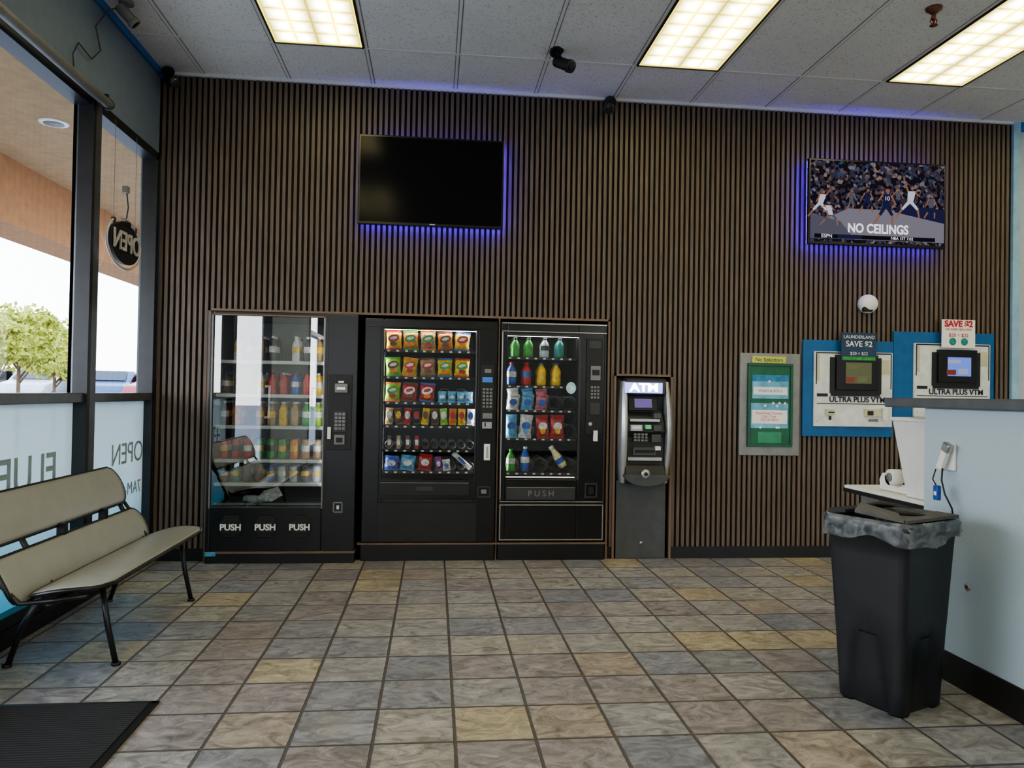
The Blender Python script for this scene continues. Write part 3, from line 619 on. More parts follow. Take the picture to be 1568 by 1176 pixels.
c=U(.12,.07); text('ESPN','broadcast_bug',(c[0],y-.0065,c[1]),.04,EW,g2,ext=.0003)
c=U(.68,.07); text('NBA 1ST 7:02','broadcast_score',(c[0],y-.0065,c[1]),.032,EW,g2,ext=.0003)
c=U(.565,.56); text('10','player_number',(c[0],y-.0065,c[1]),.045,EW,g2,ext=.0003)

# ------------------------------------------------------------------ notice board
g=grp('notice_board',(2.6,-.04,1.2)); yw=-.015
GR=mat('board_green',(.015,.125,.065),rough=.5); GRF=mat('frame_green',(.012,.09,.05),rough=.4); GF=mat('board_grey_frame',(.24,.24,.235),rough=.45,metal=.3)
b=MB(); b.box(2.365,2.855,yw-.02,yw,.80,1.60,GF); b.obj('backing',g,bevel=.004)
b=MB(); b.box(2.43,2.785,yw-.032,yw-.02,.875,1.515,GR)
for q in((2.425,2.79,.87,.89),(2.425,2.79,1.50,1.52),(2.425,2.445,.89,1.50),(2.77,2.79,.89,1.50)): b.box(q[0],q[1],yw-.042,yw-.02,q[2],q[3],GRF)
b.obj('panel',g,bevel=.002)
b=MB()
PB=mat('poster_blue',(.16,.42,.62),rough=.6,var=.3); PT=mat('poster_teal',(.04,.22,.40),rough=.6,var=.3,vs=30)
b.box(2.46,2.755,yw-.035,yw-.032,1.245,1.43,PB); b.box(2.47,2.745,yw-.036,yw-.035,1.275,1.335,WHP); b.box(2.46,2.755,yw-.036,yw-.035,1.38,1.43,PT)
b.box(2.45,2.755,yw-.035,yw-.032,1.015,1.21,PB); b.box(2.46,2.745,yw-.036,yw-.035,1.05,1.155,WHP)
b.box(2.46,2.73,yw-.034,yw-.020,1.523,1.575,mat('sign_yellow',(.55,.60,.12),rough=.5))
b.box(2.51,2.70,yw-.036,yw-.032,.90,.985,mat('green_label',(.04,.26,.14),rough=.5))
for i in range(9): b.disc(2.48+random.random()*.25,yw-.0365,1.02+.19*(i%2)+.17*(i%3==0),.010,.010,WHP,10)
b.obj('posters',g)
DT=mat('dark_ink',(.03,.03,.05),rough=.7); RT=mat('red_ink',(.55,.03,.05),rough=.7)
text('No Solicitors','sign_text',(2.595,yw-.0345,1.547),.042,DT,g,ext=.0004)
text('Need Help? Contact\nCall / Text\n775-225-0013','poster_text',(2.60,yw-.0365,1.105),.026,RT,g,ext=.0004)
text('WASH & FOLD','poster_text_2',(2.607,yw-.0365,1.305),.03,PT,g,ext=.0004)

# ------------------------------------------------------------------ payment kiosks
KB=mat('kiosk_blue',(.015,.115,.30),rough=.5); KW=mat('kiosk_white',(.70,.72,.71),rough=.45); KC=mat('kiosk_cream',(.55,.53,.38),rough=.5)
def kiosk(xl,xr,zt,zb,wx0,wx1,wz0,wz1,sx0,sx1,sz0,sz1,scr,scrtxt,sgx0,sgx1,sgz0,sgz1,sgm,sgt):
    g=grp('payment_kiosk',((xl+xr)/2,-.03,(zt+zb)/2)); yw=-.015
    b=MB(); b.box(xl,xr,yw-.018,yw,zb,zt,KB); b.obj('blue_backboard',g,bevel=.002)
    b=MB(); b.box(wx0,wx1,yw-.04,yw-.018,wz0,wz1,KW); b.obj('face_plate',g,bevel=.004)
    b=MB(); y=yw-.04
    b.box(sx0,sx1,y-.03,y,sz0,sz1,BLK); b.box(sx0-.04,sx0,y-.012,y,sz0-.03,sz1-.02,BLK2); b.box(sx1,sx1+.04,y-.012,y,sz0-.03,sz1-.02,BLK2)
    b.box(sx0-.03,sx1+.03,y-.01,y,sz0-.05,sz0,BLK2)
    b.box(wx0+.02,wx0+.04,y-.004,y,wz0+.36,wz1-.02,KC); b.box(wx1-.1,wx1-.03,y-.006,y,wz0+.42,wz1-.06,KC)
    for q in((wx0+.01,wx1-.01,wz1-.016,wz1-.006),(wx0+.01,wx0+.018,wz0+.33,wz1-.017),(wx1-.018,wx1-.01,wz0+.30,wz1-.017)): b.box(q[0],q[1],y-.003,y,q[2],q[3],BLK2)
    tz=sz0-.078
    b.box(wx0+.02,wx1-.02,y-.003,y,tz-.035,tz-.029,BLK2)
    b.box(wx0+.02,wx0+.11,y-.003,y,tz+.022,tz+.047,BLK2)
    b.box(wx0+.09,wx0+.16,y-.03,y,tz-.12,tz-.075,KC); b.box(wx0+.10,wx0+.15,y-.033,y-.03,tz-.105,tz-.095,BLK2)
    b.box(wx0+.12,wx0+.14,y-.006,y,tz-.16,tz-.13,BLK2)
    b.box(wx1-.24,wx1-.10,y-.02,y,tz-.13,tz-.07,KC); b.box(wx1-.22,wx1-.17,y-.023,y-.02,tz-.12,tz-.085,BLK2); b.box(wx1-.095,wx1-.055,y-.03,y,tz-.16,tz-.06,KW)
    b.box(wx1-.20,wx1-.12,y-.006,y,tz-.17,tz-.15,MGY)
    b.disc(wx0+.025,y-.004,wz0+.04,.008,.008,KC)
    b.obj('mechanisms',g,bevel=.002)
    b=MB(); b.box(sx0+.075,sx1-.055,y-.032,y-.03,sz0+.05,sz1-.06,scr); b.obj('screen',g)
    b=MB(); b.box((sx0+sx1)/2-.10,(sx0+sx1)/2-.02,y-.033,y-.0315,sz0+.06,sz0+.10,ER2); b.box((sx0+sx1)/2+.0,(sx0+sx1)/2+.08,y-.033,y-.0315,sz0+.065,sz0+.11,scrtxt)
    b.box((sx0+sx1)/2-.09,(sx0+sx1)/2+.02,y-.033,y-.0315,sz1-.11,sz1-.08,scrtxt)
    b.obj('screen_icons',g)
    text('ULTRA PLUS VTM','brand_text',((wx0+wx1)/2+.03,y-.003,tz),.060,DT,g,ext=.0006,bold=.0018)
    b=MB(); b.box(sgx0,sgx1,y-.034,y-.03,sgz0,sgz1,sgm); 
    if sgt==1: 
        b.box(sgx0+.01,sgx1-.01,y-.035,y-.034,sgz0+.005,sgz0+.03,GRN)
    else:
        b.disc((sgx0+sgx1)/2-.05,y-.0355,sgz0+.05,.03,.03,TEA); b.disc((sgx0+sgx1)/2+.05,y-.0355,sgz0+.05,.03,.03,TEA)
    b.obj('promo_sign',g)
    cx=(sgx0+sgx1)/2
    if sgt==1:
        text('LAUNDERLAND','promo_text_1',(cx,y-.036,sgz1-.035),.036,WHP,g,ext=.0004); text('SAVE $2','promo_text_2',(cx,y-.036,sgz1-.09),.062,WHP,g,ext=.0004,bold=.001)
        text('$20 = $22','promo_text_3',(cx,y-.036,sgz0+.055),.035,WHP,g,ext=.0004)
    else:
        text('SAVE $2','promo_text_1',(cx,y-.036,sgz1-.035),.068,RT,g,ext=.0004,bold=.003); text('ON EVERY $20 LOAD','promo_text_2',(cx,y-.036,sgz1-.078),.024,RT,g,ext=.0004)
        text('$20 = $22','promo_text_3',(cx,y-.036,sgz0+.10),.04,RT,g,ext=.0004)
ER2=mat('icon_red',(.20,.04,.03),emit=(.6,.05,.03),es=.05)
SC1=mat('kiosk_screen_olive',(.05,.06,.04),rough=.15,emit=(.14,.15,.07),es=.3); SC2=mat('kiosk_screen_blue',(.08,.13,.4),rough=.15,emit=(.14,.22,.75),es=.5)
IC1=mat('icon_olive',(.13,.14,.07),emit=(.6,.5,.1),es=.03)
kiosk(2.88,3.635,1.715,.955,2.965,3.615,1.035,1.625,3.13,3.475,1.325,1.60,SC1,IC1,3.165,3.455,1.555,1.775,mat('sign_navy',(.02,.05,.11),rough=.5),1)
IC2=mat('icon_white',(.3,.33,.6),emit=(.8,.8,.9),es=.1)
kiosk(3.637,4.50,1.80,1.06,3.80,4.45,1.12,1.71,3.985,4.315,1.40,1.66,SC2,IC2,4.005,4.29,1.675,1.90,WHP,2)

g=grp('alarm_siren',(3.41,-.05,2.01)); b=MB(); M=Matrix.Translation((3.41,-.015,2.01))@Matrix.Rotation(PI/2,4,'X')
b.lathe([(.075,0),(.075,.03),(.068,.055),(.045,.075),(.015,.082)],WHT,M,24); b.obj('housing',g)
b=MB(); b.box(3.35,3.43,-.085,-.05,1.945,1.985,BLK2); b.obj('grille',g,bevel=.01)

# ------------------------------------------------------------------ bench
g=grp('bench',(-1.6,-1.65,.0))
LAMN=mat('bench_laminate',(.345,.35,.33),rough=.38,var=.04); STE=mat('black_steel_tube',(.012,.012,.013),rough=.35)
def panel(prof,ya,yb,name,rend):
    m=len(prof)-1; n=40; vs=[];fs=[]; L_=yb-ya; yc=(ya+yb)/2
    for i in range(n+1):
        for j in range(m+1):
            s=-1+2*j/m
            hl=L_/2-rend*(1-math.sqrt(max(0,1-abs(s)**2.6)))
            t_=-1+2*i/n
            vs.append((prof[j][0],yc+hl*t_,prof[j][1]))
    for i in range(n):
        for j in range(m): a=i*(m+1)+j; fs.append((a,a+1,a+m+2,a+m+1))
    b=MB(); b.add(vs,fs,LAMN,None,True); o=b.obj(name,g)
    so=o.modifiers.new('s','SOLIDIFY'); so.thickness=.014; so.offset=0
    b=MB(); rim=[vs[j] for j in range(m+1)]+[vs[i*(m+1)+m] for i in range(1,n+1)]+[vs[n*(m+1)+j] for j in range(m-1,-1,-1)]+[vs[i*(m+1)] for i in range(n-1,0,-1)]
    b.tube(rim,.0095,STE,6,closed=True); b.obj(name+'_edge',g)
def arc(p0,p1,bow,n=12):
    p0=Vector((p0[0],p0[1]));p1=Vector((p1[0],p1[1])); d=p1-p0; nn=Vector((-d.y,d.x)).normalized()
    return [tuple(p0+d*(i/n)+nn*bow*math.sin(PI*i/n)) for i in range(n+1)]
panel(arc((-1.80,.575),(-1.895,.775),-.012),-2.42,-.99,'upper_back',.07)
panel(arc((-1.68,.345),(-1.775,.53),-.012),-2.42,-.94,'lower_back',.07)
panel(arc((-1.66,.375),(-1.34,.415),.02),-2.42,-.97,'seat',.14)
b=MB()
for y in(-1.06,-2.1):
    b.tube([(-1.40,y,0),(-1.44,y,.18),(-1.47,y,.37)],.013,STE,10); b.tube([(-1.86,y,0),(-1.80,y,.18),(-1.70,y,.35)],.013,STE,10)
    b.tube([(-1.40,y,.385),(-1.5,y,.37),(-1.62,y,.355),(-1.69,y,.37),(-1.74,y,.45),(-1.80,y,.54),(-1.87,y,.68),(-1.90,y,.745)],.013,STE,10)
    b.cyl((-1.40,y,0),(-1.40,y,.012),.02,STE); b.cyl((-1.86,y,0),(-1.86,y,.012),.02,STE)
b.tube([(-1.56,-2.38,.345),(-1.56,-1.0,.345)],.016,STE,10)
for y in(-2.40,-1.01):
    b.tube([(-1.40,y,.39),(-1.55,y,.37),(-1.66,y,.36),(-1.73,y,.43),(-1.78,y,.53),(-1.86,y,.64)],.010,STE,8)
b.obj('frame',g)
b=MB()
for y in(-1.35,-1.8): b.box(-1.80,-1.765,y-.02,y+.02,.52,.585,STE); b.box(-1.69,-1.655,y-.02,y+.02,.36,.375,STE)
b.obj('brackets',g)

# ------------------------------------------------------------------ mat
g=grp('entrance_mat',(-1.5,-3.3,0))
MT=bpy.data.materials.new('ribbed_mat'); MT.use_nodes=True; nt=MT.node_tree; bs=nt.nodes['Principled BSDF']; bs.inputs['Roughness'].default_value=.95
tc=_n(nt,'ShaderNodeTexCoord'); wv=_n(nt,'ShaderNodeTexWave'); wv.inputs['Scale'].default_value=18; wv.bands_direction='Y'; wv.inputs['Distortion'].default_value=.4; nt.links.new(tc.outputs['Object'],wv.inputs['Vector'])
cr=_n(nt,'ShaderNodeValToRGB'); cr.color_ramp.elements[0].color=(.012,.012,.014,1); cr.color_ramp.elements[1].color=(.045,.045,.05,1); nt.links.new(wv.outputs['Fac'],cr.inputs[0]); nt.links.new(cr.outputs[0],bs.inputs['Base Color'])
bp=_n(nt,'ShaderNodeBump'); bp.inputs['Strength'].default_value=.8; bp.inputs['Distance'].default_value=.01; nt.links.new(wv.outputs['Fac'],bp.inputs['Height']); nt.links.new(bp.outputs[0],bs.inputs['Normal'])
b=MB(); b.box(-1.93,-1.09,-4.6,-2.555,0,.011,MT); b.obj('ribbed_surface',g)
b=MB(); 
for q in((-1.95,-1.06,-2.56,-2.53),(-1.95,-1.06,-4.63,-4.6),(-1.96,-1.93,-4.63,-2.53),(-1.09,-1.06,-4.63,-2.53)): b.box(q[0],q[1],q[2],q[3],0,.009,RUB)
b.obj('rubber_border',g,bevel=.004)

# ------------------------------------------------------------------ trash bin
bc=Vector((1.905,-2.69,0)); ang=math.atan2(.12,.26)
g=grp('trash_bin',bc); MB_=Matrix.Translation(bc)@Matrix.Rotation(ang,4,'Z')
BIN=mat('bin_charcoal',(.018,.020,.024),rough=.42,bump=.08,bs=300)
def sq(h,r,z,n=5,dent=0,dw=.5):
    pts=[]
    for c in range(4):
        a0=c*PI/2; cx=(h-r)*(1 if c in(0,3) else -1); cy=(h-r)*(1 if c in(0,1) else -1)
        for i in range(n+1):
            a=a0+PI/2*i/n; pts.append((cx+r*math.cos(a),cy+r*math.sin(a),z))
        nx,ny=[(0,1),(-1,0),(0,-1),(1,0)][c]
        for tt in(dw+.08,dw,dw*.5,0,-dw*.5,-dw,-dw-.08):
            l=(h-r)*tt; d=h-(dent if abs(tt)<=dw else 0)
            tx,ty=[(1,0),(0,1),(-1,0),(0,-1)][c]
            pts.append((nx*d+tx*l,ny*d+ty*l,z))
    return pts
rings=[]
for z,h,r,d,dw in((0,.135,.03,.016,.72),(.012,.143,.03,.016,.71),(.10,.147,.03,.015,.64),(.20,.152,.03,.013,.52),(.28,.156,.032,.010,.38),(.33,.159,.033,.005,.22),(.36,.161,.033,0,.1),(.44,.165,.033,0,.4),(.62,.175,.035,0,.4),(.70,.180,.035,0,.4),(.705,.192,.038,0,.4),(.755,.196,.038,0,.4),(.765,.190,.036,0,.4),(.755,.178,.03,0,.4),(.30,.150,.03,0,.4)):
    rings.append(sq(h,r,z,5,d,dw))
vs=[p_ for r_ in rings for p_ in r_]; n=len(rings[0]); fs=[]
for j in range(len(rings)-1):
    for i in range(n): k=(i+1)%n; fs.append((j*n+i,j*n+k,(j+1)*n+k,(j+1)*n+i))
fs.append(tuple(range(n))[::-1]); fs.append(tuple((len(rings)-1)*n+i for i in range(n)))
b=MB(); b.add(vs,fs,BIN,MB_,True); b.obj('bin_body',g)
LIN=bpy.data.materials.new('plastic_liner'); LIN.use_nodes=True; nt=LIN.node_tree; nt.nodes.clear()
o=_n(nt,'ShaderNodeOutputMaterial'); t1=_n(nt,'ShaderNodeBsdfTransparent'); p1=_n(nt,'ShaderNodeBsdfPrincipled'); p1.inputs['Base Color'].default_value=(.40,.44,.48,1); p1.inputs['Roughness'].default_value=.2; mx=_n(nt,'ShaderNodeMixShader')
tc=_n(nt,'ShaderNodeTexCoord'); nz=_n(nt,'ShaderNodeTexNoise'); nz.inputs['Scale'].default_value=16; nz.inputs['Detail'].default_value=4; nz.inputs['Distortion'].default_value=1.5; nt.links.new(tc.outputs['Object'],nz.inputs['Vector'])
mr=_n(nt,'ShaderNodeMapRange'); mr.inputs['From Min'].default_value=.35; mr.inputs['From Max'].default_value=.7; mr.inputs['To Min'].default_value=.10; mr.inputs['To Max'].default_value=.55; nt.links.new(nz.outputs['Fac'],mr.inputs[0])
nt.links.new(mr.outputs[0],mx.inputs[0]); nt.links.new(t1.outputs[0],mx.inputs[1]); nt.links.new(p1.outputs[0],mx.inputs[2]); nt.links.new(mx.outputs[0],o.inputs[0])
N=72; rows_=6; vs=[];fs=[]
def sqr(a,h): 
    c,s_=math.cos(a),math.sin(a); k=h/((abs(c)**8+abs(s_)**8)**(1/8)); return c*k,s_*k
for j in range(rows_+1):
    for i in range(N):
        a=2*PI*i/N; f=j/rows_
        drop=.085+.015*math.sin(3*a+1)+.008*math.sin(7*a)
        z=.772-f*drop; h=.199+.004*math.sin(17*a+j)*f+.003*math.sin(29*a+2*j)+(.003 if j else -.004)
        x_,y_=sqr(a,h); vs.append((x_,y_,z))
for j in range(rows_):
    for i in range(N): k=(i+1)%N; fs.append((j*N+i,j*N+k,(j+1)*N+k,(j+1)*N+i))
b=MB(); b.add(vs,fs,LIN,MB_,True)
vs=[];fs=[]
for j in range(4):
    for i in range(N):
        a=2*PI*i/N; x_,y_=sqr(a,.197-.012*j+.004*math.sin(13*a+j)); vs.append((x_,y_,.772-.02*j*j))
for j in range(3):
    for i in range(N): k=(i+1)%N; fs.append((j*N+i,j*N+k,(j+1)*N+k,(j+1)*N+i))
b.add(vs,fs,LIN,MB_,True); b.obj('liner',g)
CARD=mat('grey_card',(.10,.10,.105),rough=.8)
b=MB()
ring=[]
for i in range(40):
    a=2*PI*i/40; ring.append(tuple(MB_@Vector((.13*math.cos(a),.13*math.sin(a),.785+.012*math.sin(2*a)))))
b.tube(ring,.011,BLK2,8,closed=True)
def slab(pts,m,th=.012):
    vs=[(x,y,z) for x,y,z in pts]+[(x,y,z-th) for x,y,z in pts]; n=len(pts)
    b.add(vs,[tuple(range(n)),tuple(range(n,2*n))[::-1]]+[(i,(i+1)%n,n+(i+1)%n,n+i) for i in range(n)],m,MB_)
slab([(-.18,-.18,.785),(.18,-.18,.785),(.16,-.10,.79),(-.16,-.09,.79)],CARD)
slab([(.10,-.10,.79),(.185,-.16,.785),(.185,.17,.785),(.11,.12,.79)],CARD)
slab([(-.185,-.17,.787),(-.11,-.10,.80),(-.13,.05,.825),(-.185,.04,.80)],CARD)
slab([(-.16,.10,.79),(.10,.10,.79),(.10,.18,.785),(-.16,.18,.785)],BLK2)
b.obj('hoop_and_lid_flaps',g)

# ------------------------------------------------------------------ counter partition + desk
g=grp('service_counter',(2.5,-3.2,0))
PB2=mat('counter_blue_laminate',(.45,.55,.63),rough=.55,var=.06,vs=150); CAP=mat('counter_top_grey',(.09,.10,.11),rough=.3,bump=.05)
b=MB(); b.box(2.30,2.42,-4.9,-2.33,.13,1.215,PB2); b.obj('partition',g,bevel=.006)
b=MB(); b.box(2.295,2.42,-4.9,-2.335,0,.13,RUB); b.obj('kick_base',g)
b=MB(); b.box(2.27,2.62,-4.95,-2.06,1.215,1.262,CAP); b.obj('countertop',g,bevel=.006)
b=MB(); M=Matrix.Translation((2.298,-2.63,.45))@Matrix.Rotation(-PI/2,4,'Y'); b.lathe([(.016,0),(.016,.004),(.010,.005)],SIL,M,16); b.lathe([(.009,.004),(.009,.006)],BRN,M,12)
b.obj('cable_grommet',g)
b=MB(); b.box(2.285,2.30,-2.555,-2.47,.94,1.06,WHT)
Mh=Matrix.Translation((2.262,-2.515,.985))@Matrix.Rotation(.45,4,'X'); b.box(-.012,.012,-.018,.018,-.045,.06,WHT,Mh); b.box(-.014,.014,-.022,.022,.045,.085,SIL,Mh); b.cyl((2.285,-2.51,.99),(2.262,-2.51,.99),.008,SIL)
b.obj('receiver',g,bevel=.006)
b=MB(); b.tube([(2.25,-2.53,.95),(2.235,-2.545,.90),(2.24,-2.56,.84),(2.26,-2.58,.78),(2.28,-2.56,.74),(2.295,-2.52,.72)],.004,BLK2,6)
b.tube([(2.24,-2.50,.945),(2.225,-2.50,.90),(2.23,-2.52,.87)],.003,BLK2,6); b.obj('cord',g)
b=MB(); b.box(2.215,2.235,-2.545,-2.515,.81,.875,BLE); b.box(2.214,2.236,-2.54,-2.52,.83,.85,WHT); b.obj('tag',g,bevel=.004)

g=grp('desk',(2.8,-1.85,0))
b=MB(); b.box(2.45,3.3,-2.32,-1.39,.722,.74,WHT); b.obj('top',g,bevel=.003)
b=MB(); b.box(2.445,3.305,-2.325,-1.385,.70,.722,BLK2)
b.box(2.48,2.52,-2.28,-2.24,0,.70,BLK2); b.box(2.56,2.60,-1.46,-1.42,0,.70,BLK2); b.box(3.2,3.24,-2.28,-2.24,0,.70,BLK2); b.box(3.2,3.24,-1.46,-1.42,0,.70,BLK2)
b.box(2.54,2.66,-1.6,-1.42,.60,.70,MGY); b.obj('frame',g,bevel=.002)
g=grp('white_paper_tray',(2.45,-2.1,.74)); b=MB()
vs=[(2.49,-2.16,.742),(2.72,-2.16,.742),(2.72,-1.92,.742),(2.49,-1.92,.742),(2.43,-2.2,1.15),(2.76,-2.2,1.15),(2.76,-1.88,1.15),(2.43,-1.88,1.15)]
b.add(vs,[(0,1,2,3),(4,5,6,7),(0,1,5,4),(1,2,6,5),(2,3,7,6),(3,0,4,7)],WHT); b.box(2.42,2.77,-2.21,-1.87,1.14,1.16,WHT); b.obj('body',g,bevel=.006)
g=grp('tape_dispenser',(2.6,-1.7,.74)); b=MB()
b.prismx([(-1.62,.742),(-1.86,.742),(-1.87,.78),(-1.84,.79),(-1.78,.77),(-1.72,.78),(-1.68,.83),(-1.64,.84),(-1.61,.80)],2.53,2.60,WHT); b.obj('base',g,bevel=.006)
b=MB(); M=Matrix.Translation((2.53,-1.71,.82))@Matrix.Rotation(PI/2,4,'Y'); b.lathe([(.045,0),(.045,.06)],WHT,M,24); b.lathe([(.025,-.004),(.025,.064)],MGY,M,20); b.obj('roll',g)

# ------------------------------------------------------------------ ceiling cameras, sprinkler
GLB=mat('lens_glass',(.005,.005,.01),rough=.05)
def seccam(loc,mount,direction,body,s=1,name='security_camera'):
    g=grp(name,loc); b=MB(); loc=Vector(loc); d=Vector(direction).normalized(); mt=Vector(mount)
    ax=(loc-mt).normalized()
    b.cyl(mt,mt+ax*.018*s,.042*s,body,20); b.cyl(mt,loc,.012*s,body,10)
    b.cyl(loc-d*.055*s,loc+d*.055*s,.032*s,body,20); b.cyl(loc+d*.05*s,loc+d*.075*s,.037*s,body,20); b.cyl(loc+d*.073*s,loc+d*.077*s,.026*s,GLB,20)
    b.obj('body',g,bevel=.002)
seccam((.80,-.80,3.43),(.76,-.76,HC-.001),(.5,-.6,-.45),BLK2,1.15)
seccam((1.27,-.13,3.42),(1.30,-.035,3.50),(-.2,-.9,-.45),BLK2,1.15)
seccam((-1.90,-.14,3.42),(-1.94,-.09,HC-.02),(.6,-.7,-.3),BLK2,1.0)
seccam((-1.86,-1.02,3.46),(-1.86,-1.02,HC-.005),(.55,.2,-.6),MGY,1.0)
g=grp('fire_sprinkler',(2.85,-1.59,3.5)); b=MB(); COP=mat('copper_brown',(.20,.08,.05),rough=.4,metal=.5)
M=Matrix.Translation((2.85,-1.59,HC-.001))@Matrix.Rotation(PI,4,'X')
b.lathe([(.045,0),(.043,.012),(.030,.018),(.022,.03)],COP,M,20); b.lathe([(.012,.02),(.012,.07)],COP,M,12); b.lathe([(.006,.07),(.006,.10)],RED,M,8); b.lathe([(.022,.10),(.022,.104)],COP,M,16)
b.tube([(2.862,-1.59,HC-.06),(2.872,-1.59,HC-.08),(2.858,-1.59,HC-.10)],.003,COP,6); b.tube([(2.838,-1.59,HC-.06),(2.828,-1.59,HC-.08),(2.842,-1.59,HC-.10)],.003,COP,6); b.obj('pendant',g)
g=grp('roller_shade',(-1.93,-1.9,2.9)); b=MB(); b.cyl((-1.93,-3.2,2.90),(-1.93,-1.06,2.90),.028,MGY,16); b.cyl((-1.93,-1.075,2.90),(-1.93,-1.055,2.90),.034,DKG,16)
for y in(-1.07,-2.2): b.box(-1.99,-1.93,y-.01,y+.01,2.935,2.955,DKG); b.box(-1.935,-1.925,y-.01,y+.01,2.90,2.955,DKG)
b.obj('tube',g)
g=grp('wall_cable',(-1.99,-1.2,3.2)); b=MB(); b.tube([(-1.86,-1.02,HC-.03),(-1.93,-1.08,3.45),(-1.985,-1.12,3.33),(-1.985,-1.05,3.22),(-1.985,-1.16,3.12),(-1.985,-1.32,3.14),(-1.985,-1.38,3.05),(-1.985,-1.36,2.95)],.004,DKG,6); b.obj('cable',g)

g=grp('neon_open_sign',(-1.94,-.77,2.14)); b=MB()
xc=-1.94
def oval(ry,rz,x,n=40): return [(x,-.77+ry*math.cos(2*PI*i/n),2.14+rz*math.sin(2*PI*i/n)) for i in range(n)]
NT=mat('neon_tube_clear',(.50,.48,.48),rough=.2)
b.tube(oval(.25,.155,xc),.008,NT,8,closed=True)
o2=oval(.215,.13,xc); vs=[(p_[0]-.012,p_[1],p_[2]) for p_ in o2]+[(p_[0]+.012,p_[1],p_[2]) for p_ in o2]; n=40
b.add(vs,[tuple(range(n)),tuple(range(n,2*n))[::-1]]+[(i,(i+1)%n,n+(i+1)%n,n+i) for i in range(n)],BLK2)
b.cyl((xc,-.93,2.14+.10),(xc,-.93,2.86),.0015,MGY,6); b.cyl((xc,-.61,2.14+.10),(xc,-.61,2.86),.0015,MGY,6)
b.tube([(xc,-.75,2.28),(xc,-.72,2.38),(xc,-.75,2.47)],.004,BLK2,6); b.box(xc-.02,xc+.02,-.78,-.72,2.25,2.28,BLK2); b.box(xc-.015,xc+.015,-.78,-.74,2.46,2.50,MGY)
for y_ in(-.93,-.61): b.box(xc-.01,xc+.01,y_-.01,y_+.01,2.24,2.27,DKG)
b.obj('sign_body',g)
text('OPEN','neon_letters',(xc+.02,-.77,2.14),.165,NT,g,rot=(PI/2,0,-PI/2),bold=.002,ext=.004,sx=.95)

# ------------------------------------------------------------------ outside
SOF=mat('stucco_soffit',(.36,.235,.125),rough=.9,bump=.1); FAS=mat('stucco_orange',(.34,.165,.07),rough=.9,bump=.1)
g=grp('storefront_canopy',(-3,0,3)); b=MB()
b.box(-3.66,X0-.12,-9,16,3.2,3.3,SOF); b.box(-4.1,-3.66,-9,16,2.64,3.9,FAS)
b.obj('soffit_and_beam',g)
b=MB()
for (x,y) in((-2.84,.19),(-2.84,2.1),(-2.84,4.0),(-2.84,-1.8),(-2.84,-3.8)):
    M=Matrix.Translation((x,y,3.2))@Matrix.Rotation(PI,4,'X'); b.lathe([(.10,0),(.10,.01),(.075,.014)],WHT,M,24); b.lathe([(.07,.012),(.07,.016)],MGY,M,24)
b.obj('downlights',g)
ASP=mat('asphalt',(.20,.20,.21),rough=.95,var=.1,vs=3); CON=mat('concrete_walk',(.55,.53,.50),rough=.9)
b=MB(); b.box(-60,40,-60,80,-.26,-.14,ASP); b.add([(-60,16,-.14),(10,16,-.14),(10,23,.42),(-60,23,.42),(10,80,.42),(-60,80,.42)],[(0,1,2,3),(3,2,4,5)],ASP); b.obj('ground')
b=MB(); b.box(-4.3,X0-.12,-12,16,-.14,-.02,CON); b.box(X0-.12,12,-11.5,YF-.1,-.14,-.02,CON); b.obj('sidewalk')
def car(loc,rot,paint):
    g=grp('car',loc); M=Matrix.Translation(loc)@Matrix.Rotation(rot,4,'Z')
    b=MB()
    L=[(-2.2,.35),(-2.25,.7),(-2.1,.92),(-1.5,1.0),(-.9,1.42),(.6,1.45),(1.25,1.02),(2.0,.88),(2.2,.65),(2.2,.35)]
    b.prism(L,-.85,.85,paint,M); o=b.obj('body',g,bevel=.08,seg=3)
    b=MB(); b.prism([(-1.35,1.0),(-.85,1.36),(.55,1.39),(1.1,1.03)],-.865,.865,GLB,M)
    b.add([(1.22,-.7,1.06),(1.22,.7,1.06),(.66,.62,1.42),(.66,-.62,1.42)],[(0,1,2,3)],GLB,Matrix.Translation(Vector(loc))@Matrix.Rotation(rot,4,'Z')@Matrix.Translation((.03,0,.02))); b.obj('windows',g)
    b=MB()
    for x in(-1.35,1.35):
        for s_ in(-1,1):
            Mw=M@Matrix.Translation((x,s_*.75,.33))@Matrix.Rotation(PI/2,4,'X'); b.lathe([(.33,-.12),(.34,0),(.33,.12)],RUB,Mw,20); b.lathe([(.19,-.13),(.19,.13)],SIL,Mw,16)
    b.obj('wheels',g)
cp=[mat('car_white',(.35,.36,.38),rough=.2),mat('car_silver',(.18,.20,.23),rough=.25,metal=.5),mat('car_red',(.25,.04,.04),rough=.2),mat('car_blue',(.04,.07,.16),rough=.2)]
for i,(x,y) in enumerate(((-17.2,25.2),(-14.9,25.0),(-12.6,25.4),(-10.3,25.0),(-8.0,25.2),(-19.6,31.5),(-15.4,31.2),(-11.6,31.6))):
    car((x,y,.42),-PI/2+(.0 if i<5 else PI/2)+.12*((i%3)-1),cp[(i*3+1)%4])
LEAF=mat('foliage',(.42,.44,.07),rough=.8,var=.5,vs=6); BARK=mat('bark',(.12,.08,.05),rough=.9)
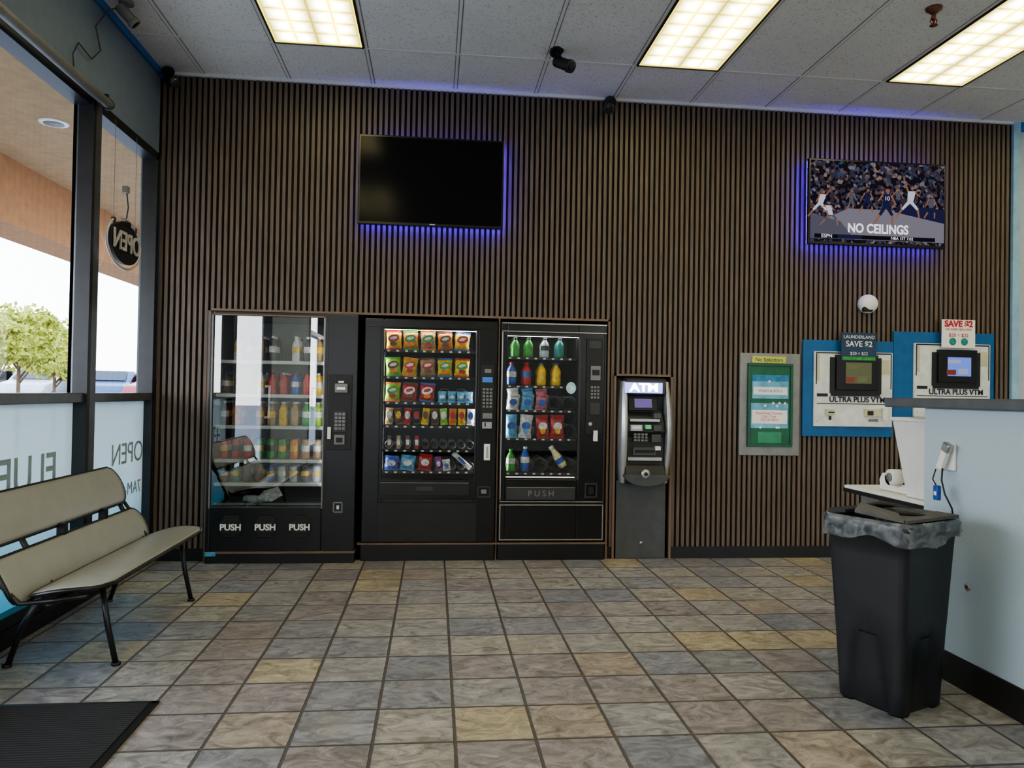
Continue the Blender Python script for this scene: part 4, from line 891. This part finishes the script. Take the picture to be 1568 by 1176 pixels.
def tree(x,y,z0_,h,r):
    g=grp('street_tree',(x,y,z0_)); b=MB(); b.cyl((x,y,z0_),(x,y,h),.05,BARK,10,r2=.03)
    for i in range(6):
        a=i*1.05; b.cyl((x,y,h*.55+.1*i),(x+r*.6*math.cos(a),y+r*.6*math.sin(a),h*.85+.1*i),.022,BARK,6,r2=.010)
    b.obj('trunk',g)
    b=MB(); vs=[];fs=[]
    for i in range(2800):
        u=Vector((random.gauss(0,1),random.gauss(0,1),random.gauss(0,1))).normalized()*(random.random()**.4)
        c=Vector((x,y,h))+Vector((u.x*r,u.y*r,u.z*r*.95)); c+=Vector((math.sin(5*u.x),math.cos(4*u.y),math.sin(6*u.z)))*.15*r
        q=Euler((random.random()*6,random.random()*6,0)).to_matrix(); s_=.07
        k=len(vs); vs+=[c+q@Vector(v_)*s_ for v_ in((-1,0,0),(0,-.6,0),(1,0,0),(0,.6,0))]; fs.append((k,k+1,k+2,k+3))
    b.add(vs,fs,LEAF); b.obj('crown',g)
tree(-9.0,11.6,-.14,2.3,.85); tree(-9.6,14.4,-.14,2.15,.9); tree(-8.55,9.8,-.14,2.1,.55)

# ------------------------------------------------------------------ world
w=bpy.data.worlds.new('overcast'); S.world=w; w.use_nodes=True
nt=w.node_tree; bg=nt.nodes['Background']; tc=_n(nt,'ShaderNodeTexCoord'); sp=_n(nt,'ShaderNodeSeparateXYZ'); nt.links.new(tc.outputs['Generated'],sp.inputs[0])
cr=_n(nt,'ShaderNodeValToRGB'); cr.color_ramp.elements[0].position=.0; cr.color_ramp.elements[0].color=(.96,.98,1,1); cr.color_ramp.elements[1].position=.9; cr.color_ramp.elements[1].color=(.50,.70,1,1)
nt.links.new(sp.outputs[2],cr.inputs[0]); nt.links.new(cr.outputs[0],bg.inputs[0]); bg.inputs[1].default_value=WORLD

# ------------------------------------------------------------------ camera
f,yaw,pit,rol,D,H=1141.62,.1034,.0130,.0174,5.6292,1.2488
F=Vector((math.sin(yaw)*math.cos(pit),math.cos(yaw)*math.cos(pit),math.sin(pit)))
R0=Vector((math.cos(yaw),-math.sin(yaw),0)); U0=R0.cross(F)
R=R0*math.cos(rol)+U0*math.sin(rol); Uv=U0*math.cos(rol)-R0*math.sin(rol)
M=Matrix((R,Uv,-F)).transposed().to_4x4(); M.translation=Vector((0,-D,H))
cd=bpy.data.cameras.new('camera'); co=bpy.data.objects.new('camera',cd); COL.objects.link(co); co.matrix_world=M
cd.sensor_width=36; cd.lens=36*f/1568; cd.clip_start=.05; cd.clip_end=300
S.camera=co
S.view_settings.view_transform='AgX'
try: S.view_settings.look='AgX - Medium High Contrast'
except Exception: pass
S.view_settings.exposure=EXPO
